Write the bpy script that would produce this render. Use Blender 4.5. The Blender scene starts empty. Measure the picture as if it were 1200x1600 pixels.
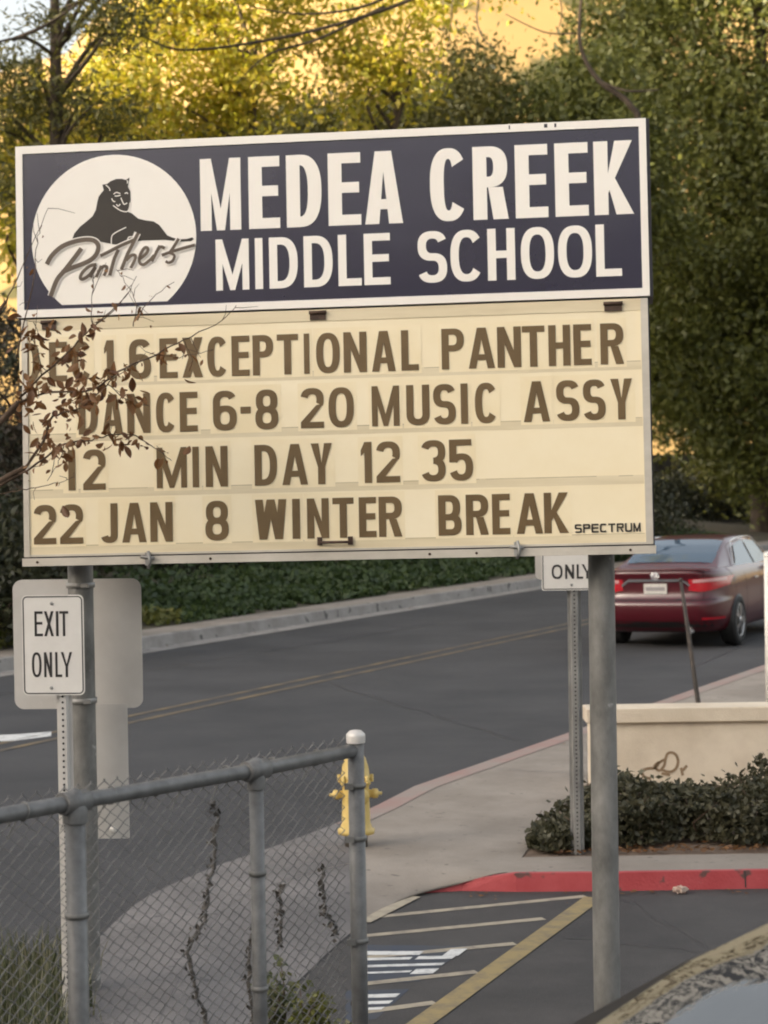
import bpy, bmesh, math, random
import numpy as np
from mathutils import Vector, Matrix
R = math.radians
scn = bpy.context.scene
COL = scn.collection

# ------------------------------------------------------------------ camera
FPX, EYE = 3200.0, 2.45                     # focal length in photo pixels (1200x1600), eye height
pit, rol = math.atan(65 / FPX), R(0.9)
Fv = Vector((0, math.cos(pit), -math.sin(pit)))
Rv0, Uv0 = Vector((1, 0, 0)), Vector((0, math.sin(pit), math.cos(pit)))
Rv = math.cos(rol) * Rv0 - math.sin(rol) * Uv0
Uv = math.sin(rol) * Rv0 + math.cos(rol) * Uv0
CAM = Vector((0, 0, EYE))
cd = bpy.data.cameras.new('camera')
cam = bpy.data.objects.new('camera', cd); COL.objects.link(cam)
cam.matrix_world = Matrix(((Rv.x, Uv.x, -Fv.x, 0), (Rv.y, Uv.y, -Fv.y, 0), (Rv.z, Uv.z, -Fv.z, EYE), (0, 0, 0, 1)))
cd.sensor_fit = 'VERTICAL'; cd.sensor_height = 36; cd.lens = 36 * FPX / 1600
cd.clip_start = 0.1; cd.clip_end = 3000
cd.dof.use_dof = True; cd.dof.focus_distance = 9.0; cd.dof.aperture_fstop = 5.0
scn.camera = cam
scn.render.resolution_x, scn.render.resolution_y = 768, 1024

# ------------------------------------------------------------------ sky, sun, exposure
SUN_E, SUN_H = R(12), Vector((-0.87, -0.49, 0)).normalized()      # sun low, behind the camera on the left
w = bpy.data.worlds.new('World'); scn.world = w; w.use_nodes = True
nt = w.node_tree; bg = nt.nodes['Background']
sky = nt.nodes.new('ShaderNodeTexSky'); sky.sky_type = 'NISHITA'; sky.sun_disc = False
sky.sun_elevation = SUN_E; sky.sun_rotation = math.atan2(SUN_H.x, SUN_H.y)
sky.air_density = 1.0; sky.dust_density = 5.0; sky.ozone_density = 0.6
hs = nt.nodes.new('ShaderNodeHueSaturation'); hs.inputs['Saturation'].default_value = 0.40
nt.links.new(sky.outputs[0], hs.inputs['Color']); tint = nt.nodes.new('ShaderNodeMix'); tint.data_type = 'RGBA'; tint.blend_type = 'MULTIPLY'; tint.inputs[0].default_value = 1
tint.inputs[7].default_value = (1.025, .99, .955, 1)           # warm tint multiplied over the whole sky to warm the shaded street
nt.links.new(hs.outputs[0], tint.inputs[6]); nt.links.new(tint.outputs[2], bg.inputs[0])
bg.inputs[1].default_value = 0.15
sl = bpy.data.lights.new('sun', 'SUN'); sl.energy = 5.0; sl.angle = R(0.5); sl.color = (1.0, 0.85, 0.58)
so = bpy.data.objects.new('sun', sl); COL.objects.link(so)
to_sun = SUN_H * math.cos(SUN_E) + Vector((0, 0, math.sin(SUN_E)))
so.rotation_euler = to_sun.to_track_quat('Z', 'Y').to_euler()
vs = scn.view_settings
vs.view_transform = 'Standard'; vs.look = 'None'; vs.gamma = 1; vs.exposure = 1.78
scn.render.engine = 'CYCLES'
scn.cycles.filter_width = 2.0; scn.cycles.max_bounces = 6; scn.cycles.transparent_max_bounces = 8

# ------------------------------------------------------------------ helpers
def ray(x, y): return Fv + (x - 600) / FPX * Rv - (y - 800) / FPX * Uv
def at(x, y, Y):
    d = ray(x, y); return CAM + d * (Y / d.y)
def gr(x, y, z=0.0):
    d = ray(x, y); return CAM + d * ((z - EYE) / d.z)

class MB:
    def __init__(s): s.v, s.f, s.sm = [], [], []
    def add(s, vs_, fs, smooth=False):
        o = len(s.v); s.v += [tuple(p) for p in vs_]
        for f in fs: s.f.append([o + i for i in f]); s.sm.append(smooth)
        return s
    def box(s, c, d, M=None):
        h = [x / 2 for x in d]
        P = [Vector((c[0] + sx * h[0], c[1] + sy * h[1], c[2] + sz * h[2])) for sz in (-1, 1) for sy in (-1, 1) for sx in (-1, 1)]
        if M: P = [M @ p for p in P]
        return s.add(P, [(0, 2, 3, 1), (4, 5, 7, 6), (0, 1, 5, 4), (2, 6, 7, 3), (0, 4, 6, 2), (1, 3, 7, 5)])
    def tube(s, pts, r, n=8, cap=True, smooth=True):
        pts = [Vector(p) for p in pts]
        rs = r if hasattr(r, '__len__') else [r] * len(pts)
        V, F = [], []; ref = None
        for i, p in enumerate(pts):
            t = (pts[min(i + 1, len(pts) - 1)] - pts[max(i - 1, 0)])
            t = t.normalized() if t.length > 1e-9 else Vector((0, 0, 1))
            if ref is None: ref = Vector((1, 0, 0)) if abs(t.x) < .8 else Vector((0, 1, 0))
            a = (ref - t * ref.dot(t)).normalized(); ref = a; b = t.cross(a)
            for k in range(n):
                th = 2 * math.pi * k / n
                V.append(p + (a * math.cos(th) + b * math.sin(th)) * rs[i])
        for i in range(len(pts) - 1):
            for k in range(n):
                k2 = (k + 1) % n
                F.append((i * n + k, i * n + k2, (i + 1) * n + k2, (i + 1) * n + k))
        s.add(V, F, smooth)
        if cap:
            m = (len(pts) - 1) * n
            o = len(s.v) - len(V)
            s.f.append([o + k for k in range(n)][::-1]); s.sm.append(False)
            s.f.append([o + m + k for k in range(n)]); s.sm.append(False)
        return s
    def lathe(s, c, prof, n=20, M=None):
        V, F = [], []
        for (r, z) in prof:
            for k in range(n):
                th = 2 * math.pi * k / n
                p = Vector((c[0] + r * math.cos(th), c[1] + r * math.sin(th), c[2] + z))
                V.append(M @ p if M else p)
        for i in range(len(prof) - 1):
            for k in range(n):
                k2 = (k + 1) % n
                F.append((i * n + k, i * n + k2, (i + 1) * n + k2, (i + 1) * n + k))
        return s.add(V, F, True)
    def poly(s, pts): return s.add(pts, [tuple(range(len(pts)))])
    def prism(s, low, high):
        n = len(low)
        return s.add(list(low) + list(high), [tuple(range(n))[::-1], tuple(range(n, 2 * n))] + [(i, (i + 1) % n, n + (i + 1) % n, n + i) for i in range(n)])
    def grid(s, rows, smooth=True, close=False):
        m = len(rows[0]); V = [p for r_ in rows for p in r_]; F = []
        for i in range(len(rows) - 1):
            for k in range(m if close else m - 1):
                k2 = (k + 1) % m
                F.append((i * m + k, i * m + k2, (i + 1) * m + k2, (i + 1) * m + k))
        return s.add(V, F, smooth)
    def build(s, name, mat, parent=None, M=None):
        me = bpy.data.meshes.new(name)
        V = s.v
        if parent is not None and M is None: M = parent.matrix_basis.inverted()   # world coordinates -> the thing's own
        if M is not None and M != 'local': V = [tuple(M @ Vector(p)) for p in V]
        me.from_pydata(V, [], s.f); me.polygons.foreach_set('use_smooth', s.sm)
        me.materials.append(mat); me.update()
        o = bpy.data.objects.new(name, me); COL.objects.link(o)
        if parent is not None: o.parent = parent
        return o

def tag(o, label=None, cat=None, group=None, kind=None):
    for k, v in (('label', label), ('category', cat), ('group', group), ('kind', kind)):
        if v: o[k] = v
    return o
def thing(name, label, cat, loc=(0, 0, 0), rotz=0, group=None):
    o = bpy.data.objects.new(name, None); COL.objects.link(o)
    o.empty_display_size = .1
    o.matrix_basis = Matrix.Translation(Vector(loc)) @ Matrix.Rotation(rotz, 4, 'Z')
    return tag(o, label, cat, group)
def structure(o): o['kind'] = 'structure'; return o

def mat(name, c1, c2=None, rough=.8, scale=5, detail=6, bump=0, bscale=None, metal=0, spec=.5, coat=0, speck=None, lo=.35, hi=.65, streak=None):
    m = bpy.data.materials.new(name); m.use_nodes = True; n = m.node_tree; b = n.nodes['Principled BSDF']
    b.inputs['Roughness'].default_value = rough; b.inputs['Metallic'].default_value = metal
    b.inputs['Specular IOR Level'].default_value = spec; b.inputs['Coat Weight'].default_value = coat
    b.inputs['Coat Roughness'].default_value = .05
    tc = n.nodes.new('ShaderNodeTexCoord'); vec = tc.outputs['Object']
    if streak:
        mp = n.nodes.new('ShaderNodeMapping'); mp.inputs['Scale'].default_value = streak
        n.links.new(vec, mp.inputs[0]); vec = mp.outputs[0]
    if c2 is None: b.inputs['Base Color'].default_value = (*c1, 1)
    else:
        no = n.nodes.new('ShaderNodeTexNoise'); no.inputs['Scale'].default_value = scale; no.inputs['Detail'].default_value = detail; no.inputs['Roughness'].default_value = .65
        n.links.new(vec, no.inputs['Vector'])
        rp = n.nodes.new('ShaderNodeValToRGB'); e = rp.color_ramp.elements
        e[0].position, e[1].position = lo, hi; e[0].color = (*c1, 1); e[1].color = (*c2, 1)
        n.links.new(no.outputs['Fac'], rp.inputs[0]); out = rp.outputs[0]
        if speck:
            col, sc, th = speck
            n2 = n.nodes.new('ShaderNodeTexNoise'); n2.inputs['Scale'].default_value = sc; n2.inputs['Detail'].default_value = 3
            n.links.new(tc.outputs['Object'], n2.inputs['Vector'])
            r2 = n.nodes.new('ShaderNodeValToRGB'); r2.color_ramp.elements[0].position = th; r2.color_ramp.elements[1].position = th + .06
            n.links.new(n2.outputs['Fac'], r2.inputs[0])
            mx = n.nodes.new('ShaderNodeMix'); mx.data_type = 'RGBA'
            n.links.new(r2.outputs[0], mx.inputs[0]); n.links.new(out, mx.inputs[6]); mx.inputs[7].default_value = (*col, 1); out = mx.outputs[2]
        n.links.new(out, b.inputs['Base Color'])
    if bump:
        nb = n.nodes.new('ShaderNodeTexNoise'); nb.inputs['Scale'].default_value = bscale or scale * 8; nb.inputs['Detail'].default_value = 4
        n.links.new(tc.outputs['Object'], nb.inputs['Vector'])
        bp = n.nodes.new('ShaderNodeBump'); bp.inputs['Strength'].default_value = bump; bp.inputs['Distance'].default_value = .02
        n.links.new(nb.outputs['Fac'], bp.inputs['Height']); n.links.new(bp.outputs[0], b.inputs['Normal'])
    return m

def leafmat(name, cols, trans=.35, rough=.55):
    m = bpy.data.materials.new(name); m.use_nodes = True; n = m.node_tree; n.nodes.remove(n.nodes['Principled BSDF'])
    geo = n.nodes.new('ShaderNodeNewGeometry'); rp = n.nodes.new('ShaderNodeValToRGB')
    e = rp.color_ramp.elements
    while len(e) < len(cols): e.new(.5)
    for i, c in enumerate(cols): e[i].position = i / max(1, len(cols) - 1); e[i].color = (*c, 1)
    n.links.new(geo.outputs['Random Per Island'], rp.inputs[0])
    d = n.nodes.new('ShaderNodeBsdfDiffuse'); t = n.nodes.new('ShaderNodeBsdfTranslucent'); g = n.nodes.new('ShaderNodeBsdfGlossy')
    g.inputs['Roughness'].default_value = rough; g.inputs['Color'].default_value = (1, 1, 1, 1)
    n.links.new(rp.outputs[0], d.inputs[0]); n.links.new(rp.outputs[0], t.inputs[0])
    m1 = n.nodes.new('ShaderNodeMixShader'); m1.inputs[0].default_value = trans
    n.links.new(d.outputs[0], m1.inputs[1]); n.links.new(t.outputs[0], m1.inputs[2])
    m2 = n.nodes.new('ShaderNodeMixShader'); m2.inputs[0].default_value = .035
    n.links.new(m1.outputs[0], m2.inputs[1]); n.links.new(g.outputs[0], m2.inputs[2])
    n.links.new(m2.outputs[0], n.nodes['Material Output'].inputs[0])
    return m

def leaves(name, C, size, m, parent, rng, aspect=.55, flat=0.0, kind=None):
    """one mesh of diamond-shaped leaves at the points C (world)"""
    C = np.asarray(C, float); N = len(C)
    if parent is not None: C = C - np.array(parent.matrix_basis.translation)
    a = rng.normal(size=(N, 3)); a[:, 2] *= (1 - flat); a /= np.linalg.norm(a, axis=1)[:, None]
    b = rng.normal(size=(N, 3)); b[:, 2] *= (1 - flat); b -= a * (a * b).sum(1)[:, None]; b /= np.linalg.norm(b, axis=1)[:, None]
    L = size * rng.uniform(.6, 1.35, N)[:, None]; W = L * aspect
    V = np.stack([C - a * L / 2, C + b * W / 2 - a * L * .08, C + a * L / 2, C - b * W / 2 - a * L * .08], 1).reshape(-1, 3)
    me = bpy.data.meshes.new(name)
    me.vertices.add(4 * N); me.vertices.foreach_set('co', V.ravel().astype(np.float32))
    me.loops.add(4 * N); me.loops.foreach_set('vertex_index', np.arange(4 * N, dtype=np.int32))
    me.polygons.add(N); me.polygons.foreach_set('loop_start', np.arange(0, 4 * N, 4, dtype=np.int32))
    me.update(calc_edges=True); me.materials.append(m)
    o = bpy.data.objects.new(name, me); COL.objects.link(o)
    if parent is not None: o.parent = parent
    if kind: o['kind'] = kind
    return o

def smooth_path(P, k=6):
    P = [Vector(p) for p in P]; Q = []
    for i in range(len(P) - 1):
        p0, p1, p2, p3 = P[max(i - 1, 0)], P[i], P[i + 1], P[min(i + 2, len(P) - 1)]
        for j in range(k):
            t = j / k
            Q.append(.5 * (2 * p1 + (p2 - p0) * t + (2 * p0 - 5 * p1 + 4 * p2 - p3) * t * t + (3 * p1 - p0 - 3 * p2 + p3) * t ** 3))
    return Q + [P[-1]]

# ------------------------------------------------------------------ materials
M = {}
M['asphalt'] = mat('asphalt', (.033, .033, .036), (.058, .057, .060), .85, .55, 9, .35, 160, speck=((.11, .108, .105), 220, .64))
M['lot_asphalt'] = mat('lot_asphalt', (.038, .036, .036), (.068, .063, .061), .88, 1.3, 9, .35, 150, speck=((.13, .125, .12), 200, .63))
M['concrete'] = mat('concrete', (.215, .185, .155), (.315, .275, .235), .9, 1.3, 9, .25, 60, speck=((.17, .15, .13), 14, .66))
M['kerb_concrete'] = mat('kerb_concrete', (.22, .205, .19), (.33, .31, .29), .9, 2.5, 9, .3, 50, speck=((.10, .095, .09), 5, .60))
M['worn_red'] = mat('worn_red', (.29, .245, .215), (.34, .17, .15), .9, 2.2, 8, .2, 60, lo=.40, hi=.80)
M['red_paint'] = mat('red_paint', (.38, .045, .05), (.46, .075, .08), .65, 4, 8, .2, 60, speck=((.13, .06, .052), 8, .63))
M['apron'] = mat('worn_grey_concrete', (.125, .117, .115), (.20, .185, .18), .9, 1.6, 9, .3, 60, speck=((.09, .085, .085), 10, .64))
M['dirt'] = mat('dirt', (.15, .105, .075), (.24, .18, .135), .95, 8, 9, .6, 90)
M['soil_slope'] = mat('soil_slope', (.05, .045, .03), (.09, .075, .045), .95, 4, 8, .5, 40)
M['yellow_line'] = mat('yellow_line', (.31, .235, .105), (.17, .14, .095), .8, 9, 9, lo=.42, hi=.70)
M['road_yellow'] = mat('road_yellow', (.20, .145, .075), (.075, .066, .058), .8, 2.5, 9, lo=.36, hi=.62)
M['pale_line'] = mat('pale_line', (.38, .33, .25), (.17, .15, .13), .8, 9, 9, lo=.45, hi=.74)
M['white_line'] = mat('white_line', (.66, .66, .64), (.30, .30, .31), .8, 14, 9, lo=.48, hi=.72)
M['blue_paint'] = mat('blue_paint', (.040, .052, .080), (.055, .058, .066), .8, 6, 9)
M['stucco'] = mat('stucco', (.58, .49, .375), (.72, .63, .50), .9, 1.7, 9, .35, 120)
M['galv'] = mat('galvanised_steel', (.22, .215, .205), (.40, .395, .375), .50, 9, 7, .08, 60, metal=.35, spec=.4, streak=(1, 1, .35))
M['galv_pole'] = mat('galvanised_pole', (.13, .128, .12), (.28, .275, .26), .55, 7, 8, .06, 40, metal=.3, spec=.4, streak=(1, 1, .5), speck=((.46, .45, .43), 11, .68))
M['rail'] = mat('rail_steel', (.13, .13, .128), (.20, .20, .197), .5, 20, 6, 0, metal=.3, spec=.4)
M['wire'] = mat('chain_wire', (.17, .17, .17), (.29, .29, .29), .5, 12, 4, metal=.3)
M['alu_back'] = mat('sheet_aluminium', (.60, .575, .54), (.68, .655, .62), .45, 3, 6, metal=.25, spec=.4)
M['sign_white'] = mat('sign_white', (.80, .765, .70), (.86, .825, .765), .4, 2.5, 6)
M['sheet_white'] = mat('sheeting_white', (.74, .71, .66), (.80, .77, .72), .4, 6, 6)
M['black'] = mat('black_ink', (.022, .02, .02), (.04, .036, .034), .5, 9)
M['navy'] = mat('navy_panel', (.010, .007, .032), (.017, .013, .034), .24, 1.6, 5, .10, 2.6, spec=.65, coat=.12, lo=.3, hi=.7)
M['face_white'] = mat('face_white', (.86, .81, .73), (.90, .86, .79), .25, 1.4, 5)
M['emblem_ink'] = mat('emblem_ink', (.018, .012, .008), (.028, .02, .012), .45, 6)
M['script_ink'] = mat('script_ink', (.085, .06, .04), (.12, .088, .06), .45, 6)
M['cream'] = mat('cream_panel', (.85, .73, .49), (.91, .805, .585), .38, 1.3, 7, streak=(1, 1, 1))
M['tile'] = mat('letter_tile', (.84, .715, .47), (.88, .765, .53), .3, 6, 6)
M['track'] = mat('letter_track', (.66, .56, .37), (.76, .66, .46), .35, 4, 8, streak=(.4, 1, 4))
M['track_dark'] = mat('track_dark_line', (.30, .24, .14), (.52, .44, .29), .6, 5, 9)
M['letter'] = mat('letter_brown', (.115, .070, .024), (.15, .094, .035), .45, 5, 6)
M['alu_frame'] = mat('alu_frame', (.50, .46, .39), (.66, .61, .53), .4, 4, 8, metal=.35, spec=.4, streak=(.6, 1, 1))
M['cab_dark'] = mat('cabinet_dark', (.022, .02, .028), (.035, .032, .04), .5, 5)
M['rust'] = mat('rusty_hinge', (.035, .018, .01), (.09, .05, .03), .7, 30)
M['hydrant'] = mat('hydrant_yellow', (.56, .40, .11), (.70, .52, .18), .5, 8, 7, .1, 40)
M['hydrant_base'] = mat('hydrant_base', (.05, .04, .03), (.10, .08, .06), .8, 20)
M['car_red'] = mat('car_red_paint', (.062, .002, .007), None, .30, metal=0, coat=.5)
M['car_black'] = mat('car_black_paint', (.012, .012, .014), None, .5, spec=.3)
M['car_glass'] = mat('car_glass', (.04, .075, .115), None, .03, spec=.9)  # blue of the reflected sky put into the base colour
M['shield_glass'] = mat('windshield_glass', (.012, .015, .012), (.016, .019, .016), .03, 3, spec=1.0, bump=.09, bscale=6)
M['seam'] = mat('panel_gap', (.006, .004, .004), None, .8)
M['tail_red'] = mat('tail_light', (.42, .01, .02), None, .12, coat=1)
M['tail_clear'] = mat('tail_clear', (.55, .30, .30), None, .15, coat=1)
M['chrome'] = mat('chrome', (.85, .85, .85), None, .12, metal=1)
M['plate'] = mat('plate', (.48, .46, .42), (.62, .6, .55), .5, 40)
M['plate_band'] = mat('plate_band', (.26, .24, .24), None, .5)
M['tyre'] = mat('tyre', (.015, .015, .015), (.025, .025, .025), .85, 30)
M['rim'] = mat('rim', (.42, .42, .43), None, .3, metal=.8)
M['black_trim'] = mat('black_trim', (.012, .012, .012), None, .5)
M['bark'] = mat('bark', (.035, .026, .018), (.085, .062, .042), .95, 3, 8, .6, 25, streak=(1, 1, .3))
M['twig'] = mat('twig', (.055, .034, .02), (.11, .07, .045), .9, 20, 6)
M['stake'] = mat('stake_metal', (.030, .026, .022), (.07, .055, .045), .7, 8)
M['paper'] = mat('crumpled_paper', (.42, .26, .20), (.6, .5, .42), .8, 30)
M['scribble'] = mat('brown_marker', (.20, .135, .075), (.30, .21, .13), .8, 12)
M['shield_glass'].node_tree.nodes['Principled BSDF'].inputs['IOR'].default_value = 2.1
L = {}
L['olive'] = leafmat('leaf_olive', [(.062, .074, .012), (.118, .130, .020), (.175, .178, .032), (.09, .102, .016)], .3)
L['olive_warm'] = leafmat('leaf_olive_warm', [(.065, .066, .014), (.120, .115, .022), (.19, .165, .032)], .3)
L['yellow'] = leafmat('leaf_yellow', [(.32, .31, .016), (.47, .43, .022), (.56, .42, .04), (.22, .23, .016)], .55)
L['pine'] = leafmat('leaf_pine', [(.05, .055, .012), (.11, .11, .018), (.20, .17, .02)], .35)
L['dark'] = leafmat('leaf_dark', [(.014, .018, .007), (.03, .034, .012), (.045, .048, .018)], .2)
L['ivy'] = leafmat('leaf_ivy', [(.024, .046, .014), (.045, .076, .020), (.066, .098, .026)], .2)
L['lime'] = leafmat('leaf_lime', [(.10, .115, .018), (.15, .15, .03), (.08, .09, .02)], .3)
L['hedge'] = leafmat('leaf_hedge', [(.030, .031, .014), (.058, .056, .027), (.10, .092, .05), (.042, .044, .020)], .2)
L['weed'] = leafmat('leaf_weed', [(.05, .065, .02), (.085, .105, .03), (.16, .15, .08)], .3)
L['grass'] = leafmat('leaf_grass', [(.045, .055, .02), (.09, .10, .04), (.22, .20, .13)], .3)
L['dry'] = leafmat('leaf_dry', [(.13, .052, .016), (.21, .095, .03), (.30, .155, .06), (.09, .034, .014)], .42)
L['vine'] = leafmat('leaf_vine', [(.035, .03, .025), (.07, .06, .05), (.05, .042, .03)], .2)
M['vine'] = mat('vine_bark', (.06, .054, .048), (.13, .12, .108), .95, 60, 6)
L['shrub_brown'] = leafmat('leaf_shrub_brown', [(.03, .022, .014), (.055, .04, .024), (.035, .04, .018)], .2)

# ------------------------------------------------------------------ ground, road, walks
YAW = R(25.7)                                             # the street runs away to the right
du, dn = Vector((math.sin(YAW), math.cos(YAW), 0)), Vector((-math.cos(YAW), math.sin(YAW), 0))
def UV(u, v, z=0.0): p = du * u + dn * v; return Vector((p.x, p.y, z))
V_NEAR, V_FAR, V_WALK, CZ = 6.40, 15.5, 16.35, .10
def strip(name, u0, u1, v0, v1, z, m, seg=1):
    b = MB(); rows = [[UV(u0 + (u1 - u0) * i / seg, v0, z), UV(u0 + (u1 - u0) * i / seg, v1, z)] for i in range(seg + 1)]
    return b.grid(rows, False).build(name, m)
g = MB().poly([(-900, -300, -.03), (900, -300, -.03), (900, 1200, -.03), (-900, 1200, -.03)]).build('ground', M['dirt']); structure(g)
structure(strip('road', -60, 160, 0, V_FAR, 0, M['asphalt']))
for s in (-.15, .15):                                    # double yellow centre line
    structure(strip('road_marking', -20, 120, 11.18 + s - .042, 11.18 + s + .042, .004, M['road_yellow']))
# white lane arrow far left
a0, a1, a2 = gr(-60, 1158), gr(78, 1152), gr(20, 1160)
b = MB().poly([gr(-80, 1157, .004), gr(-80, 1152, .004), gr(30, 1147, .004), gr(80, 1143, .004), gr(80, 1150, .004), gr(18, 1158, .004)])
structure(b.build('road_marking', M['white_line']))
# far kerb and walk
b = MB()
rows = []
for i in range(111):
    u = -60 + 2 * i; j = .012 * math.sin(u * 1.7) + .008 * math.sin(u * 4.1)
    rows.append([UV(u, V_FAR, .0), UV(u, V_FAR + .03 + j * .3, .15 + j * .5), UV(u, V_FAR + .17, .155), UV(u, V_FAR + .18, .15)])
structure(b.grid(rows, False).build('far_kerb', M['kerb_concrete']))
structure(strip('far_gutter', -60, 160, V_FAR - .42, V_FAR - .005, .005, M['kerb_concrete']))
structure(strip('far_pavement', -60, 160, V_FAR + .18, V_WALK, .15, M['concrete']))
# slope behind the far pavement
rng = np.random.default_rng(5)
b = MB(); rows = []
for i in range(81):
    u = -60 + 2.75 * i; r_ = []
    for (v, z) in ((V_WALK - .05, .14), (17.6, .28), (20, .52), (24, 1.0), (30, 1.8), (40, 3.0), (60, 5.0)):
        r_.append(UV(u, v, z + (rng.uniform(-.1, .1) if v > 18 else 0)))
    rows.append(r_)
structure(b.grid(rows).build('slope', M['soil_slope']))

# near pavement: street side edge, then the return behind the fence, then the lot
edge_l = [gr(590, 1258.5, CZ), gr(535, 1283, CZ), gr(440, 1319, CZ), gr(330, 1357, CZ), gr(225, 1405, CZ), gr(155, 1466, CZ), gr(95, 1540, CZ), gr(60, 1620, CZ)]
edge_l = smooth_path(edge_l, 6)
e0 = UV(60, V_NEAR, CZ)
uj = gr(650, 1229, CZ).dot(du)
edge_c = [UV(60, V_NEAR, CZ), UV(30, V_NEAR, CZ), UV(uj + 3, V_NEAR, CZ), UV(uj, V_NEAR, CZ)]
rampA = [gr(800, 1362, CZ), gr(700, 1352, CZ), gr(600, 1345, CZ), gr(500, 1360, CZ), gr(345, 1425, CZ), gr(235, 1620, CZ)]
plant = [gr(800, 1362, CZ), gr(822, 1330, CZ), gr(848, 1298, CZ), gr(880, 1258, CZ), gr(918, 1225, CZ)]
wall_l = Vector((1.50, 15.45, CZ))
ring = edge_c + edge_l + smooth_path(rampA, 8)[::-1] + plant[1:] + [wall_l, Vector((9, 15.40, CZ)), Vector((22, 28, CZ))]
structure(MB().poly(ring).build('pavement', M['concrete']))
# kerb of the near pavement: its face to the road and the worn red strip along its top
side = edge_c + edge_l
b = MB().grid([[p, Vector((p.x, p.y, -.01))] for p in side], False); structure(b.build('near_kerb', M['kerb_concrete']))
def inset(path, d):
    out = []
    for i, p in enumerate(path):
        t = (path[min(i + 1, len(path) - 1)] - path[max(i - 1, 0)]).normalized()
        out.append(p + Vector((-t.y, t.x, 0)) * d)
    return out
side = edge_c + edge_l[:8]; in1 = inset(side, .17); up = Vector((0, 0, .004))
structure(MB().grid([[p + up, q + up] for p, q in zip(side, in1)], False).build('kerb_paint', M['worn_red']))
# joints scored across the pavement
b = MB()
for k in range(12):
    u = uj + 1.0 + 1.55 * k
    b.poly([UV(u, V_NEAR - .17, CZ + .003), UV(u + .012, V_NEAR - .17, CZ + .003), UV(u + .012, V_NEAR - 2.0, CZ + .003), UV(u, V_NEAR - 2.0, CZ + .003)])
structure(b.build('pavement_joint', M['kerb_concrete']))
# ramp down to the lot
lowB = [gr(655, 1394, .006), gr(615, 1412, .006), gr(570, 1440, .006), gr(500, 1500, .006), gr(430, 1575, .006), gr(395, 1660, .006)]
ra, rb = smooth_path(rampA, 8), smooth_path(lowB, 8); rows = []
for a, c in zip(ra, rb):
    r_ = []
    for j in range(13):
        f = j / 12; q = a.lerp(c, f); q.z = a.z + (c.z - a.z) * f * f * (3 - 2 * f); r_.append(q)
    rows.append(r_)
structure(MB().grid(rows[:20], True).build('ramp', M['concrete']))
structure(MB().grid(rows[19:], True).build('ramp', M['apron']))
ov = [p for p in edge_l if p.x < gr(556, 1285, CZ).x] + ra[19:][::-1]
structure(MB().poly([p + Vector((0, 0, .003)) for p in ov]).build('apron', M['apron']))
# lot
structure(MB().poly([Vector((-6, -6, .001)), Vector((14, -6, .001)), Vector((14, 11.86, .001)), Vector((.1, 11.86, .001)), gr(560, 1440, .001), gr(395, 1600, .001), Vector((-1.6, 5, .001)), Vector((-6, 5, .001))]).build('parking_lot', M['lot_asphalt']))
# red kerb, strip of concrete and planter soil
yk = 11.80
kx0, kx1 = gr(800, 1372, 0).x, 9.0
k_ = [Vector((gr(655, 1396, 0).x, yk + .02, .007)), Vector((gr(720, 1382, 0).x, yk + .07, .055)), Vector((kx0, yk + .02, CZ + .004))]
b = MB(); rows = []
for p in k_ + [Vector((x, yk, CZ + .004)) for x in (1.2, 1.9, 2.6, 3.4, 5, kx1)]:
    rows.append([Vector((p.x, p.y - .02, .0)), Vector((p.x, p.y, p.z)), Vector((p.x, p.y + .035, p.z + .002))])
structure(b.grid(rows, False).build('red_kerb', M['red_paint']))
b = MB()
for x in (2.05, 3.6): b.poly([(x, yk - .0225, .01), (x + .008, yk - .0225, .01), (x + .008, yk - .003, CZ), (x, yk - .003, CZ)])
structure(b.build('kerb_joint', M['black']))
structure(MB().poly([Vector((k_[0].x, yk + .055, .008)), Vector((kx0, yk + .055, CZ + .002)), Vector((kx1, yk + .035, CZ + .002)), Vector((kx1, 12.32, CZ + .002)), Vector((gr(805, 1348, CZ).x, 12.32, CZ + .002)), rampA[0] + Vector((0, 0, .002))]).build('kerb_strip', M['concrete']))
soil = plant + [wall_l, Vector((9, 15.45, CZ)), Vector((9, 12.0, CZ)), Vector((gr(805, 1348, CZ).x + .15, 12.0, CZ))]
structure(MB().poly([p + Vector((0, 0, -.006)) for p in soil]).build('planter_soil', M['dirt']))
# painted lines in the lot
def line(p, q, wd, m, z, name='lot_marking'):
    a, c = gr(*p, z), gr(*q, z); t = (c - a).normalized(); n = Vector((-t.y, t.x, 0)) * wd / 2
    return structure(MB().poly([a - n, c - n, c + n, a + n]).build(name, m))
line((928, 1402), (600, 1640), .115, M['yellow_line'], .0055)
for p, q in (((560, 1435), (915, 1400)), ((560, 1463), (850, 1435)), ((560, 1497), (805, 1474)), ((560, 1538), (745, 1518)), ((560, 1582), (680, 1566))):
    line(p, q, .065, M['pale_line'], .0035)
line((566, 1440), (645, 1400), .10, M['pale_line'], .0080)
b = MB().poly([gr(555, 1476, .0025), gr(735, 1478, .0025), gr(655, 1533, .0025), gr(555, 1540, .0025)])
structure(b.build('lot_marking', M['blue_paint']))
structure(MB().poly([gr(540, 1548, .0025), gr(640, 1545, .0025), gr(588, 1592, .0025), gr(540, 1598, .0025)]).build('lot_marking', M['blue_paint']))
b = MB()
def bar(x0, y0, x1, y1, hgt):
    b.poly([gr(x0, y0 + hgt, .0048), gr(x1, y1 + hgt, .0048), gr(x1 + hgt * 1.3, y1, .0048), gr(x0 + hgt * 1.3, y0, .0048)])
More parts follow.
